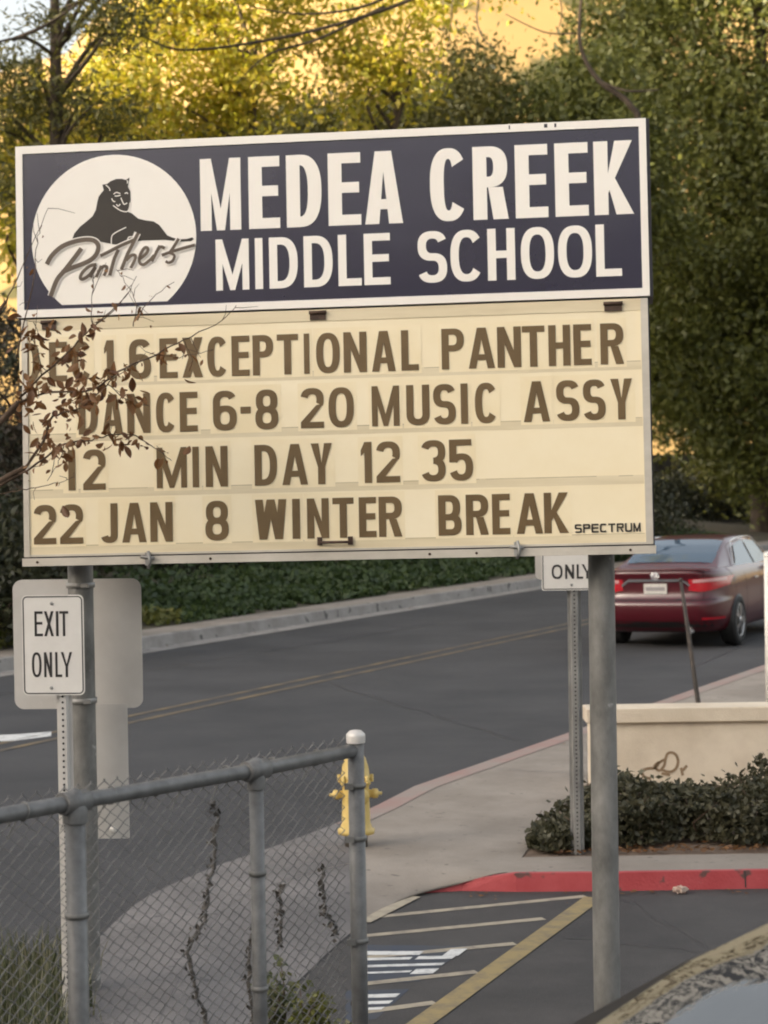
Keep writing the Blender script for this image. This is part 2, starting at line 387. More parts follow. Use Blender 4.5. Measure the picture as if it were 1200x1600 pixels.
for (x0, y0, x1, y1, hh) in ((560, 1486, 655, 1486, 6), (690, 1483, 716, 1482, 11), (560, 1497, 640, 1495, 4), (648, 1494, 706, 1493, 5), (560, 1508, 690, 1504, 4), (560, 1519, 640, 1516, 3), (640, 1514, 676, 1513, 8),
                             (555, 1554, 618, 1552, 6), (555, 1565, 608, 1563, 5), (555, 1575, 596, 1573, 4)):
    bar(x0, y0, x1, y1, hh)
structure(b.build('lot_marking', M['white_line']))

# hills: sunlit one across the street, and an unseen ridge added behind the camera to shade the street
def hillmat():
    m = bpy.data.materials.new('dry_hillside'); m.use_nodes = True; n = m.node_tree; bs = n.nodes['Principled BSDF']; bs.inputs['Roughness'].default_value = .95
    tc = n.nodes.new('ShaderNodeTexCoord')
    n1 = n.nodes.new('ShaderNodeTexNoise'); n1.inputs['Scale'].default_value = .05; n1.inputs['Detail'].default_value = 8
    n2 = n.nodes.new('ShaderNodeTexNoise'); n2.inputs['Scale'].default_value = .22; n2.inputs['Detail'].default_value = 5
    for q in (n1, n2): n.links.new(tc.outputs['Object'], q.inputs['Vector'])
    r1 = n.nodes.new('ShaderNodeValToRGB'); e = r1.color_ramp.elements; e[0].color = (.30, .19, .07, 1); e[1].color = (.44, .29, .11, 1); e[0].position = .35; e[1].position = .65
    r2 = n.nodes.new('ShaderNodeValToRGB'); e = r2.color_ramp.elements; e[0].position = .56; e[1].position = .64
    mx = n.nodes.new('ShaderNodeMix'); mx.data_type = 'RGBA'; mx.inputs[7].default_value = (.085, .075, .025, 1)
    n.links.new(n1.outputs['Fac'], r1.inputs[0]); n.links.new(n2.outputs['Fac'], r2.inputs[0])
    n.links.new(r2.outputs[0], mx.inputs[0]); n.links.new(r1.outputs[0], mx.inputs[6]); n.links.new(mx.outputs[2], bs.inputs['Base Color'])
    return m
M['hill'] = hillmat()
rng = np.random.default_rng(11)
rows = []
for i in range(41):
    x = -160 + 8 * i; top = (35 + 28 / (1 + math.exp(-(x + 20) / 5.0))) * (1 if x < 40 else max(.12, 1 - (x - 40) / 60)) + 2.2 * math.sin(x * .11) + 1.5 * math.sin(x * .31)
    r_ = []
    for k in range(17):
        t = k / 16; y = 95 + 170 * t
        z = 3 + (top - 3) * math.sin(min(t / .62, 1.0) * math.pi / 2) ** 1.2 + (1.2 * math.sin(x * .2 + t * 9) + .8 * math.sin(x * .45 - t * 17)) * t
        r_.append(Vector((x, y + 6 * math.sin(x * .05), z)))
    rows.append(r_)
structure(MB().grid(rows).build('hills', M['hill']))
Sx, Tx = -SUN_H, Vector((-SUN_H.y, SUN_H.x, 0))                # s grows away from the sun; t runs along the ridge
def shade_ridge_h(t):
    sm = lambda a, b_, x: (lambda q: q * q * (3 - 2 * q))(max(0, min(1, (x - a) / (b_ - a))))
    h = 36.5
    h += 9.5 * (1 - sm(-47, -42, t)) * sm(-78, -66, t)
    h -= 14.0 * (1 - sm(-100, -82, t))
    h += -3.0 * sm(22, 70, t) + 11 * sm(70, 150, t)
    big = sm(40, 70, t); h += big * (4.2 * math.sin(t * .26 + 2.2) + 2.6 * math.sin(t * .61 + 1) + 1.2 * math.sin(t * 1.1))  # crest waves shaped to mottle the reflection in the sign header
    return h + 1.3 * math.sin(t * .33) + 1.0 * math.sin(t * .81 + 1) + .6 * math.sin(t * 1.9)
rows = []
for i in range(321):
    t = -200 + 1.25 * i; hh = shade_ridge_h(t)
    rows.append([-Sx * d + Tx * t + Vector((0, 0, z)) for (d, z) in ((60, -.5), (78, hh * .35), (90, hh * .72), (100, hh), (112, hh * .8), (150, hh * .3), (190, -1))])
structure(MB().grid(rows).build('hills', mat('added_ridge_scrub', (.055, .05, .025), (.14, .10, .05), .95, .12, 8)))  # added sun blocker in hill form, never in view

# ------------------------------------------------------------------ lettering: block glyphs drawn as flat pieces
class Ink:
    """collects flat pieces in a sign's own plane (a across, b up); each piece sits a hair above the last"""
    def __init__(s, place, off): s.p, s.off, s.n, s.mb = place, off, 0, MB()
    def poly(s, pts):
        s.n += 1; o = s.off + .00004 * (s.n % 25)
        s.mb.poly([s.p(a, b_, o) for a, b_ in pts])
    def quads(s, A, B):
        s.n += 1; o = s.off + .00004 * (s.n % 25)
        s.mb.grid([[s.p(*a, o), s.p(*c, o)] for a, c in zip(A, B)], False)
    def stroke(s, P, wd, k=5, taper=None):
        P = smooth_path([Vector((a, b_, 0)) for a, b_ in P], k) if k else [Vector((a, b_, 0)) for a, b_ in P]
        A, B = [], []
        for i, p in enumerate(P):
            t = (P[min(i + 1, len(P) - 1)] - P[max(i - 1, 0)]).normalized(); n = Vector((-t.y, t.x, 0))
            h = wd / 2
            if taper: h *= taper(i / (len(P) - 1))
            A.append(((p + n * h).x, (p + n * h).y)); B.append(((p - n * h).x, (p - n * h).y))
        s.quads(A, B)
def spow(c, n): return math.copysign(abs(c) ** (2 / n), c)
def glyph(ink, ch, x, y, W, H, s, t, ex=2.5):
    rc = lambda a, b_, c, d: ink.poly([(x + a, y + b_), (x + c, y + b_), (x + c, y + d), (x + a, y + d)])
    pg = lambda pts: ink.poly([(x + a, y + b_) for a, b_ in pts])
    def ring(cx, cy, rx, ry, a0, a1, n=28, sx=s, ty=t):
        A, B = [], []
        for i in range(n + 1):
            th = R(a0 + (a1 - a0) * i / n); c, q = math.cos(th), math.sin(th)
            A.append((x + cx + rx * spow(c, ex), y + cy + ry * spow(q, ex)))
            B.append((x + cx + (rx - sx) * spow(c, ex), y + cy + (ry - ty) * spow(q, ex)))
        ink.quads(A, B)
    m = H / 2
    if ch in 'O0': ring(W / 2, m, W / 2, m, 0, 360, 48)
    elif ch == 'C': ring(W / 2, m, W / 2, m, 38, 322, 44)
    elif ch == 'E': rc(0, 0, s, H); rc(s, 0, W, t); rc(s, H - t, W, H); rc(s, m - t / 2 + .02 * H, W * .95, m + t / 2 + .02 * H)
    elif ch == 'L': rc(0, 0, s, H); rc(s, 0, W, t)
    elif ch == 'T': rc(0, H - t, W, H); rc(W / 2 - s / 2, 0, W / 2 + s / 2, H - t)
    elif ch == 'I': rc(0, 0, W, H)
    elif ch == '-': rc(0, m - t / 2, W, m + t / 2)
    elif ch == 'H': rc(0, 0, s, H); rc(W - s, 0, W, H); rc(s, m - t / 2, W - s, m + t / 2)
    elif ch == 'N': rc(0, 0, s, H); rc(W - s, 0, W, H); pg([(s, H), (s, H - s * .25), (W - s, 0), (W - s, s * 1.9 if H > 2 * s else 0)] if False else [(s, H), (s, H - .42 * H), (W - s, 0), (W - s, .42 * H)])
    elif ch == 'M':
        k = s * .82
        rc(0, 0, k, H); rc(W - k, 0, W, H)
        pg([(k, H), (k, H * .52), (W / 2 - s * .30, 0), (W / 2, 0), (W / 2, H * .30)]); pg([(W - k, H), (W / 2, H * .30), (W / 2, 0), (W / 2 + s * .30, 0), (W - k, H * .52)])
    elif ch == 'W':
        q = W / 4; k = s * .55
        for a, c in ((k, q), (2 * q, q), (2 * q, 3 * q), (W - k, 3 * q)): pg([(a - k, H), (a + k, H), (c + k, 0), (c - k, 0)])
    elif ch == 'A':
        a = s * .60; pg([(0, 0), (W / 2 - a, H), (W / 2, H), (W / 2, H - t * 1.9), (s * 1.02, 0)]); pg([(W, 0), (W - s * 1.02, 0), (W / 2, H - t * 1.9), (W / 2, H), (W / 2 + a, H)])
        f = lambda z: s * .98 + (W / 2 - s) * z / (H - t * 1.9)
        rc(f(.2 * H), .2 * H, W - f(.2 * H), .2 * H + t * .95)
    elif ch == 'Y':
        a = s * .5; pg([(0, H), (s * 1.08, H), (W / 2 + a * .0, H * .52 + 0), (W / 2 - a, H * .42)]); pg([(W, H), (W / 2 + a, H * .42), (W / 2, H * .52), (W - s * 1.08, H)])
        pg([(W / 2 - a, 0), (W / 2 + a, 0), (W / 2 + a, H * .42), (W / 2, H * .52), (W / 2 - a, H * .42)])
    elif ch == 'X':
        pg([(0, 0), (s * 1.15, 0), (W, H), (W - s * 1.15, H)]); pg([(0, H), (s * 1.15, H), (W, 0), (W - s * 1.15, 0)])
    elif ch == 'K':
        rc(0, 0, s, H); pg([(s, H * .30), (s, H * .56), (W - s * 1.25, H), (W, H)]); pg([(W * .42, H * .62), (W * .42 - s * .2, H * .44), (W - s * 1.2, 0), (W + s * .05, 0)])
    elif ch == 'U':
        rc(0, W / 2, s, H); rc(W - s, W / 2, W, H); ring(W / 2, W / 2, W / 2, W / 2, 180, 360)
    elif ch == 'J':
        rc(W - s, W * .5, W, H); ring(W / 2, W * .5, W / 2, W * .5, 0, -165)
    elif ch == 'D':
        r = min(W * .62, m); rc(0, 0, s, H); rc(s, 0, W - r, t); rc(s, H - t, W - r, H); ring(W - r, m, r, m, -90, 90)
    elif ch in 'PR':
        hb = H * .56; r = min(W * .55, hb / 2); rc(0, 0, s, H); rc(s, H - t, W - r, H); rc(s, H - hb, W - r, H - hb + t); ring(W - r, H - hb / 2, r, hb / 2, -90, 90)
        if ch == 'R': pg([(W * .44, H - hb), (W * .44 + s * 1.05, H - hb), (W + s * .04, 0), (W - s * 1.05, 0)])
    elif ch == 'B':
        rc(0, 0, s, H)
        for (b0, b1, ww) in ((0, .53 * H, W), (.53 * H - t, H, W * .95)):
            r = min(W * .5, (b1 - b0) / 2); rc(s, b0, ww - r, b0 + t); rc(s, b1 - t, ww - r, b1); ring(ww - r, (b0 + b1) / 2, r, (b1 - b0) / 2, -90, 90)
    elif ch in 'S3':
        ry = (H + t) / 4
        if ch == 'S': ring(W / 2, H - ry, W / 2, ry, 22, 270); ring(W / 2, ry, W / 2, ry, 90, -158)
        else: ring(W / 2, H - ry, W / 2, ry, 160, -90); ring(W / 2, ry, W / 2, ry, 90, -160)
    elif ch == '8':
        ry = (H + t) / 4; ring(W / 2, H - ry, W * .47, ry, 0, 360, 40); ring(W / 2, ry, W / 2, ry, 0, 360, 40)
    elif ch == '6':
        ry = .315 * H; ring(W / 2, ry, W / 2, ry, 0, 360, 40); rc(0, ry, s, H - ry); ring(W / 2, H - ry, W / 2, ry, 180, 28)
    elif ch == '5':
        ry = .33 * H; rc(0, H - t, W * .94, H); rc(0, H * .45, s, H - t); ring(W / 2, ry, W / 2, ry, 150, -160)
    elif ch == '2':
        ry = .29 * H; ring(W / 2, H - ry, W / 2, ry, 168, -28)
        pg([(0, t), (s * 1.25, t), (W * .985, H - ry * 1.35), (W * .985 - s * 1.0, H - ry * 1.48)]); rc(0, 0, W, t)
    elif ch == '1': rc(W - s, 0, W, H); pg([(0, H * .80), (W - s, H), (W - s, H - t * 1.7), (0, H * .80 - t * .95)])
    elif ch == '7': rc(0, H - t, W, H); pg([(W * .12, 0), (W * .12 + s * 1.1, 0), (W, H - t), (W - s * 1.1, H - t)])

# ------------------------------------------------------------------ the school sign
SYAW, SRL, STILT, SW, SH = -.119, .010, -.057, 2.772, 1.857
sax = Vector((math.cos(SYAW) * math.cos(SRL), math.sin(SYAW) * math.cos(SRL), math.sin(SRL)))
sn = Vector((math.sin(SYAW), -math.cos(SYAW), 0)); sup = sn.cross(sax); sup = sup * (1 if sup.z > 0 else -1) + STILT * sn
SC = Vector((-.228, 8.9, 2.994)); sO = SC - sax * SW / 2 - sup * SH / 2       # lower left corner
sfn = sax.cross(sup).normalized(); sfn = sfn if sfn.y < 0 else -sfn           # out of the face, towards the viewer
def SP(a, b_, o=0.0): return sO + sax * a + sup * b_ + sfn * o
def spx(x, y):                                                               # pixel -> (a, b) on the sign's face
    d = ray(x, y); k = (sO - CAM).dot(sfn) / d.dot(sfn); q = CAM + d * k - sO
    a = q.dot(sax); return a, (q - sax * a).dot(sup) / sup.dot(sup)
def SX(x, y): return spx(x, y)[0]
def sbox(b, a0, a1, b0, b1, o0, o1):
    P = [SP(a, q, o) for o in (o0, o1) for (a, q) in ((a0, b0), (a1, b0), (a1, b1), (a0, b1))]
    b.add(P, [(3, 2, 1, 0), (4, 5, 6, 7), (0, 1, 5, 4), (1, 2, 6, 5), (2, 3, 7, 6), (3, 0, 4, 7)]); return b
base = SP(SW / 2, 0, -.15); base.z = 0
sign = thing('school_sign', 'large two post school marquee sign with navy header and cream letter board', 'school sign', base)
LP = at(127.5, 1000, 9.32); RP = at(941, 1000, 8.93)
bHD = spx(30, 497)[1] * .5 + spx(1015, 466)[1] * .5                           # bottom of the header
B = MB(); sbox(B, .0, SW + .014, bHD + .002, SH, -.24, -.002); B.build('header_cabinet', M['cab_dark'], sign)
B = MB(); sbox(B, .012, SW - .004, .03, bHD - .002, -.22, -.012); B.build('message_cabinet', M['cab_dark'], sign)
for P in (LP, RP):
    B = MB(); B.lathe((P.x, P.y, 0), [(.059, -.3), (.0585, 1.2), (.0575, 2.12), (.057, 2.6)], 26)
    B.build('pole', M['galv_pole'], sign)
# header: white return frame, navy face
fw, ft = .031, .034
B = MB(); i0, i1, j0, j1 = fw, SW - fw, bHD + ft + .004, SH - ft
hb0 = bHD + .004
for q in ((0, SW, hb0, j0), (0, SW, j1, SH), (0, i0, j0, j1), (i1, SW, j0, j1)): sbox(B, q[0], q[1], q[2], q[3], 0, .012)
B.build('header_frame', M['face_white'], sign)
B = MB(); sbox(B, i0, i1, j0, j1, 0, .004); B.build('header_face', M['navy'], sign)
# emblem
ec = spx(178, 373); er = (SX(306, 373) - SX(49, 373)) / 2; flat = spx(178, 474)[1]
N = 72; pts = []
for k in range(N):
    th = 2 * math.pi * k / N; a, q = ec[0] + er * math.cos(th), ec[1] + er * 1.0 * math.sin(th)
    if q > flat: pts.append((a, q))
    else:
        aa = math.sqrt(max(er * er - (flat - ec[1]) ** 2, 0)) * (1 if math.cos(th) > 0 else -1)
        if not pts or abs(pts[-1][1] - flat) > 1e-6 or (pts[-1][0] - ec[0]) * aa < 0: pts.append((ec[0] + aa, flat))
B = MB().poly([SP(a, q, .006) for a, q in pts]); emb = B.build('emblem', M['face_white'], sign)
def zz(x, y): return spx(x / 4.615 + 50, y / 4.615 + 250)
cat = [(290, 582), (308, 532), (350, 482), (400, 442), (440, 407), (463, 362), (474, 305), (484, 266), (503, 240), (520, 220), (511, 180), (545, 174), (570, 155), (610, 139), (650, 138), (680, 146), (706, 129), (700, 165), (695, 195), (712, 230), (714, 290), (705, 340), (690, 374), (722, 386), (770, 425), (820, 437), (880, 445), (920, 470), (955, 515), (977, 545), (1012, 560), (1060, 574), (1120, 571), (1158, 560), (1170, 572), (1150, 587), (1060, 592), (1000, 582), (960, 578), (800, 582), (700, 600), (600, 612), (500, 592), (430, 562), (360, 566)]
ink = Ink(SP, .0075); ink.poly([zz(*p) for p in cat])
ink.mb.build('panther_figure', M['emblem_ink'], emb, sign.matrix_basis.inverted())
px_m = (SX(300, 400) - SX(200, 400)) / 100
u_ = px_m / 4.615
ink = Ink(SP, .0088)
for P in ([(592, 250), (612, 236), (640, 245)], [(600, 262), (620, 262), (642, 256)], [(578, 280), (590, 300), (604, 302)], [(672, 245), (688, 238), (694, 248)], [(645, 275), (655, 300), (668, 322), (690, 312)], [(640, 320), (625, 335), (612, 322)],
          [(588, 330), (615, 350), (650, 370), (690, 374), (706, 345), (710, 310)], [(682, 488), (640, 508), (600, 530), (578, 556), (576, 612)], [(535, 182), (560, 205), (566, 225)], [(688, 150), (694, 160), (690, 172)], [(690, 600), (700, 560), (730, 555), (745, 520)]):
    ink.stroke([zz(*p) for p in P], 7 * u_, 4)
ink.mb.build('panther_detail', M['face_white'], emb, sign.matrix_basis.inverted())
script = [([(112, 755), (150, 690), (220, 628), (310, 592), (400, 577), (458, 588), (484, 625), (470, 680), (430, 722), (370, 752), (300, 778), (222, 812)], 33), ([(362, 640), (310, 710), (240, 800), (185, 868), (140, 985)], 33),
          ([(470, 757), (420, 768), (372, 810), (354, 850), (372, 862), (420, 830), (462, 775), (436, 826), (428, 850)], 24), ([(505, 765), (486, 810), (468, 848)], 22), ([(480, 812), (516, 772), (544, 774), (538, 806), (524, 838)], 22),
          ([(628, 650), (600, 710), (580, 780), (566, 836)], 25), ([(498, 694), (560, 664), (650, 618), (745, 578)], 24), ([(770, 530), (735, 600), (690, 690), (650, 792)], 25), ([(684, 728), (722, 690), (752, 696), (736, 745), (716, 782)], 22),
          ([(776, 720), (826, 680), (842, 644), (818, 636), (788, 680), (778, 735), (806, 758), (850, 728), (886, 690)], 22), ([(926, 620), (896, 680), (868, 735)], 22), ([(900, 668), (930, 630), (962, 640)], 22),
          ([(1062, 570), (1020, 640), (990, 680)], 22), ([(994, 672), (1030, 690), (1020, 728), (990, 744), (968, 732)], 20), ([(940, 690), (1050, 652), (1180, 616)], 22)]
ink = Ink(SP, .0105)
for P, wd in script: ink.stroke([zz(*p) for p in P], (wd + 16) * u_, 5)
ink.mb.build('script_outline', M['face_white'], emb, sign.matrix_basis.inverted())
ink = Ink(SP, .0122)
for P, wd in script: ink.stroke([zz(*p) for p in P], wd * u_, 5)
ink.mb.build('script_lettering', M['script_ink'], emb, sign.matrix_basis.inverted())

def textrow(name, glyphs, top, bot, sx, ty, mtl, off, parent, place=SP, pxf=spx, each=None, ex=2.5):
    """glyphs: (character, left px, right px); top and bot: two (x, y) pixel points on each guide line"""
    (xa, ya), (xb, yb) = top; (xc, yc), (xd, yd) = bot
    yt = lambda x: ya + (yb - ya) * (x - xa) / (xb - xa); yl = lambda x: yc + (yd - yc) * (x - xc) / (xd - xc)
    b1 = (pxf(xa, ya)[1] + pxf(xb, yb)[1]) / 2; b0 = (pxf(xc, yc)[1] + pxf(xd, yd)[1]) / 2
    ink = Ink(place, off)
    sc = (pxf(xb, yb)[0] - pxf(xa, ya)[0]) / (xb - xa); inv = parent.matrix_basis.inverted()
    for i, (ch, l, r) in enumerate(glyphs):
        ym = (yt(l) + yl(l)) / 2; a0, a1 = pxf(l, ym)[0], pxf(r, (yt(r) + yl(r)) / 2)[0]
        if each: ink = Ink(place, off)
        glyph(ink, ch, a0, b0, a1 - a0, b1 - b0, sx * sc, ty * sc * (1.1 if ch == '-' else 1), ex)
        if each == 'tile':                                   # a slip-in plastic tile with its printed letter
            til = Ink(place, off - .0024 + .00006 * (i % 2)); til.poly([(a0 - 4.5 * sc, b0 - .012), (a1 + 4.5 * sc, b0 - .012), (a1 + 4.5 * sc, b1 + .022), (a0 - 4.5 * sc, b1 + .022)])
            tl = til.mb.build('letter_tile', M['tile'], parent); ink.mb.build('letter', mtl, tl, inv)
        elif each: ink.mb.build('header_letter', mtl, parent)
    if not each: return ink.mb.build(name, mtl, parent)
textrow('header_lettering', [('M', 313.4, 376.6), ('E', 388.8, 437.5), ('D', 447.8, 502.6), ('E', 513, 564), ('A', 570, 629), ('C', 672, 729.5), ('R', 739, 793), ('E', 805, 856), ('E', 867, 919), ('K', 928, 988.5)],
        ((315, 249.5), (985, 219)), ((315, 362), (985, 334)), 21.5, 16.5, M['face_white'], .0065, sign, each='header')
textrow('header_lettering', [('M', 337.7, 389.4), ('I', 399, 411), ('D', 421, 465.5), ('D', 475, 520), ('L', 528.7, 565), ('E', 569, 610), ('S', 653, 698.5), ('C', 704, 754.4), ('H', 762, 805), ('O', 814, 865.7), ('O', 872, 925), ('L', 931, 971)],
        ((340, 375), (965, 350)), ((340, 455), (965, 431)), 13, 11.5, M['face_white'], .0065, sign, each='header')

# message board: frame, panel, tracks, letters
bP1 = (spx(40, 516)[1] + spx(1005, 486)[1]) / 2; bP0 = (spx(40, 868)[1] + spx(1005, 846)[1]) / 2
aL, aR = SX(45, 700), SX(1006, 700)
B = MB(); sbox(B, aL, aR, bP0, bP1, -.012, .0); pan = B.build('message_panel', M['cream'], sign)
bB = (spx(33, 874)[1] + spx(1020, 851)[1]) / 2
B = MB()
sbox(B, .010, SW, .0, bB, -.012, .016); B.build('bottom_rail', M['alu_frame'], sign)
B = MB(); sbox(B, .016, aL, bB + .006, bHD - .004, -.012, .007); sbox(B, aR, SW - .010, bB + .006, bHD - .004, -.012, .007)
sbox(B, aL, aR, bB + .006, bP0, -.012, .006); B.build('door_frame', M['alu_frame'], sign)
B = MB(); sbox(B, aL, aR, bP1, bHD - .004, -.012, .003)
B.build('hinge_rail', M['track'], sign)
B = MB()
for P in ((60, 877), (330, 872.5), (672, 863), (745, 861), (985, 856)):
    a, q = spx(P[0], P[1]); M4 = Matrix.Translation(SP(a, bB * .5, .016)) @ sfn.to_track_quat('Z', 'Y').to_matrix().to_4x4()
    B.lathe((0, 0, 0), [(.006, 0), (.006, .003), (.0, .004)], 8, M4)
B.build('screw', M['rust'], sign)
for (xl, yl), (xr, yr) in (((45, 597), (1005, 574)), ((45, 682), (1005, 663)), ((45, 772), (1005, 750)), ((45, 862), (1005, 838))):
    q = (spx(xl, yl)[1] + spx(xr, yr)[1]) / 2
    B = MB(); sbox(B, aL + .002, aR - .002, q - .018, q + .020, -.004, .0006); B.build('letter_track', M['track'], pan, sign.matrix_basis.inverted())
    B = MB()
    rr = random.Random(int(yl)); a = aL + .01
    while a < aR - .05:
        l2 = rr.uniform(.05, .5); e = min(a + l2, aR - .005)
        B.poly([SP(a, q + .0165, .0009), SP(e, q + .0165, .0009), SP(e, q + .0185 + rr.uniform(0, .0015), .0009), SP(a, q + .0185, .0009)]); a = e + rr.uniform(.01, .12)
    B.build('track_line', M['track_dark'], pan, sign.matrix_basis.inverted())  # broken darker dashes along the upper edge of each track
rows = [([('D', 35, 62), ('E', 77, 105), ('C', 112, 143), ('1', 163, 178), ('6', 202, 236), ('E', 249.5, 277.5), ('X', 285, 317), ('C', 324, 356), ('E', 362, 390), ('P', 395, 427), ('T', 433, 466), ('I', 475, 483.5), ('O', 494, 531), ('N', 537, 573), ('A', 581, 618), ('L', 627, 654), ('P', 690, 725), ('A', 732, 773), ('N', 777, 814), ('T', 816, 851), ('H', 857, 891), ('E', 896, 924), ('R', 938, 974)], ((300, 528.5), (956, 504)), ((300, 591), (956, 568))),
        ([('D', 123, 153), ('A', 160, 192), ('N', 199, 235), ('C', 244, 275), ('E', 281, 309), ('6', 333, 370), ('-', 376, 392), ('8', 399, 435), ('2', 470, 506), ('0', 513.5, 553), ('M', 581, 624), ('U', 635, 671), ('S', 677, 712), ('I', 720, 731), ('C', 742, 777), ('A', 818, 859), ('S', 869, 905), ('S', 911, 946), ('Y', 954, 988)], ((217, 616.5), (970, 590)), ((217, 678), (970, 654))),
        ([('1', 103, 118), ('2', 130, 165), ('M', 245, 292), ('I', 301, 311), ('N', 321.5, 356), ('D', 398, 433), ('A', 441, 481), ('Y', 486, 519), ('1', 564, 581), ('2', 588, 625), ('3', 658, 696), ('5', 702, 739)], ((147, 704), (720, 685)), ((147, 767), (720, 749.5))),
        ([('2', 53, 88), ('2', 94, 130), ('J', 158, 184), ('A', 191, 229), ('N', 235, 270), ('8', 321, 357.5), ('W', 399, 448), ('I', 457, 469), ('N', 480, 514), ('T', 520, 553), ('E', 561, 588), ('R', 592, 628), ('B', 685, 721), ('R', 728, 763), ('E', 769, 797), ('A', 807, 848), ('K', 850, 888)], ((70, 790.6), (870, 768)), ((70, 852.5), (870, 831)))]
for gl, tp, bt in rows: textrow('message_lettering', gl, tp, bt, 11.2, 9.6, M['letter'], .0035, sign, each='tile')
textrow('maker_lettering', [(c, 898 + 13.1 * i, 898 + 13.1 * i + 11.2) for i, c in enumerate('SPECTRUM')], ((898, 819), (1002, 817)), ((898, 833), (1002, 830.5)), 2.6, 2.6, M['emblem_ink'], .0035, sign, ex=4)
B = MB()
for x, y, dx in ((795, 196, 2), (850, 190, 5), (866, 189, 3)):
    a, q = spx(x, y); sbox(B, a, a + dx * px_m, SH - .022, SH - .006, .0125, .0130)
B.build('scuff', M['cab_dark'], sign)
# hinges, latches, handle
for (x, y, w2) in ((77, 508, 11), (497, 493, 12), (958, 479, 13)):
    a, q = spx(x, y); B = MB(); sbox(B, a - w2 * px_m, a + w2 * px_m, q - .020, q + .018, .003, .010)
    B.tube([SP(a - w2 * px_m * 1.1, q + .012, .012), SP(a + w2 * px_m * 1.1, q + .012, .012)], .008, 8); B.build('hinge', M['rust'], sign)
for (x, y) in ((233, 874), (808, 858)):
    a, q = spx(x, y); B = MB(); sbox(B, a - .012, a + .012, q - .028, q + .03, .012, .026)
    B.tube([SP(a - .03, q + .012, .03), SP(a + .03, q + .004, .032)], .007, 8); B.tube([SP(a, q - .04, .02), SP(a + .012, q - .01, .035), SP(a + .004, q + .035, .03)], .007, 8); B.build('latch', M['galv'], sign)
a, q = spx(524, 846); B = MB()
B.tube([SP(a - .062, q + .010, .004), SP(a - .062, q - .004, .03), SP(a + .062, q - .004, .03), SP(a + .062, q + .010, .004)], .006, 8)
sbox(B, a - .078, a - .056, q - .016, q + .02, .006, .010); sbox(B, a + .056, a + .078, q - .016, q + .02, .006, .010); B.build('handle', M['rust'], sign)

# ------------------------------------------------------------------ small signs
def rrect(w_, h_, r, n=6):
    P = []
    for cx, cy, a0 in ((w_ / 2 - r, h_ / 2 - r, 0), (-w_ / 2 + r, h_ / 2 - r, 90), (-w_ / 2 + r, -h_ / 2 + r, 180), (w_ / 2 - r, -h_ / 2 + r, 270)):
        for k in range(n + 1): th = R(a0 + 90 * k / n); P.append((cx + r * math.cos(th), cy + r * math.sin(th)))
    return P
class Plate:
    """an upright flat sheet: centre, yaw; local a to the right, b up, o towards the viewer"""
    def __init__(s, c, yaw, lean=0): s.c = Vector(c); s.x = Vector((math.cos(yaw), math.sin(yaw), lean)).normalized(); s.n = Vector((math.sin(yaw), -math.cos(yaw), 0)); s.u = s.n.cross(s.x) * -1; s.u = s.u if s.u.z > 0 else -s.u
    def P(s, a, b_, o=0.0): return s.c + s.x * a + s.u * b_ + s.n * o
    def sheet(s, w_, h_, r, o0, o1):
        q = rrect(w_, h_, r); return MB().prism([s.P(a, b_, o0) for a, b_ in q], [s.P(a, b_, o1) for a, b_ in q])
    def rim(s, w_, h_, r, t, o):
        A, B_ = rrect(w_, h_, r), rrect(w_ - 2 * t, h_ - 2 * t, max(r - t, .004)); A.append(A[0]); B_.append(B_[0])
        return MB().grid([[s.P(*a, o), s.P(*c, o)] for a, c in zip(A, B_)], False)
def perforated_post(pl, half, z0, name, parent, col, holes=True):
    """U-channel post behind a plate, from the ground up to z0 (world)"""
    B = MB(); top = pl.c.copy(); o = -.014
    xs = [(-half, -.03), (-half * .62, -.03), (-half * .42, 0), (half * .42, 0), (half * .62, -.03), (half, -.03)]
    lo = [pl.P(a, 0, o + d) for a, d in xs]; hi = [Vector(p) for p in lo]
    for p in lo: p.z = -.2
    for p in hi: p.z = z0
    back = [p - pl.n * .004 for p in hi], [p - pl.n * .004 for p in lo]
    B.grid([lo, hi, back[0], back[1]], False); ob = B.build(name, col, parent)
    if holes:
        B = MB(); z = .1
        while z < z0 - .02:
            c = pl.P(0, 0, o + .0012); c.z = z
            B.poly([c + pl.x * (.0055 * math.cos(k * math.pi / 4)) + Vector((0, 0, .0055 * math.sin(k * math.pi / 4))) for k in range(8)]); z += .0254
        B.build('post_hole', M['black'], ob, parent.matrix_basis.inverted())
    return ob
# EXIT ONLY
c = at(83, 1008, 8.80); pl = Plate(c, -.10); sc = 8.80 / FPX
t = thing('exit_sign', 'white metal sign reading EXIT ONLY on a perforated post left of the marquee', 'sign', (c.x, c.y + .03, 0))
wE, hE = 99 * sc, 157 * sc
pl.sheet(wE, hE, .022, -.003, 0).build('panel', M['sheet_white'], t)
pl.rim(wE - .010, hE - .010, .020, .005, .0010).build('border', M['black'], t)
def ppx(p):
    def f(x, y):
        d = ray(x, y); k = (p.c - CAM).dot(p.n) / d.dot(p.n); q = CAM + d * k - p.c; return q.dot(p.x), q.dot(p.u)
    return f
textrow('lettering', [('E', 54, 67), ('X', 69, 84), ('I', 87.5, 91.5), ('T', 93, 107)], ((52, 956), (108, 954)), ((52, 995), (108, 993)), 3.6, 4.0, M['black'], .0012, t, pl.P, ppx(pl))
textrow('lettering', [('O', 50, 65), ('N', 69, 81.5), ('L', 86.5, 97), ('Y', 95.5, 113)], ((50, 1020), (112, 1018)), ((50, 1059), (112, 1057)), 3.6, 4.0, M['black'], .0012, t, pl.P, ppx(pl))
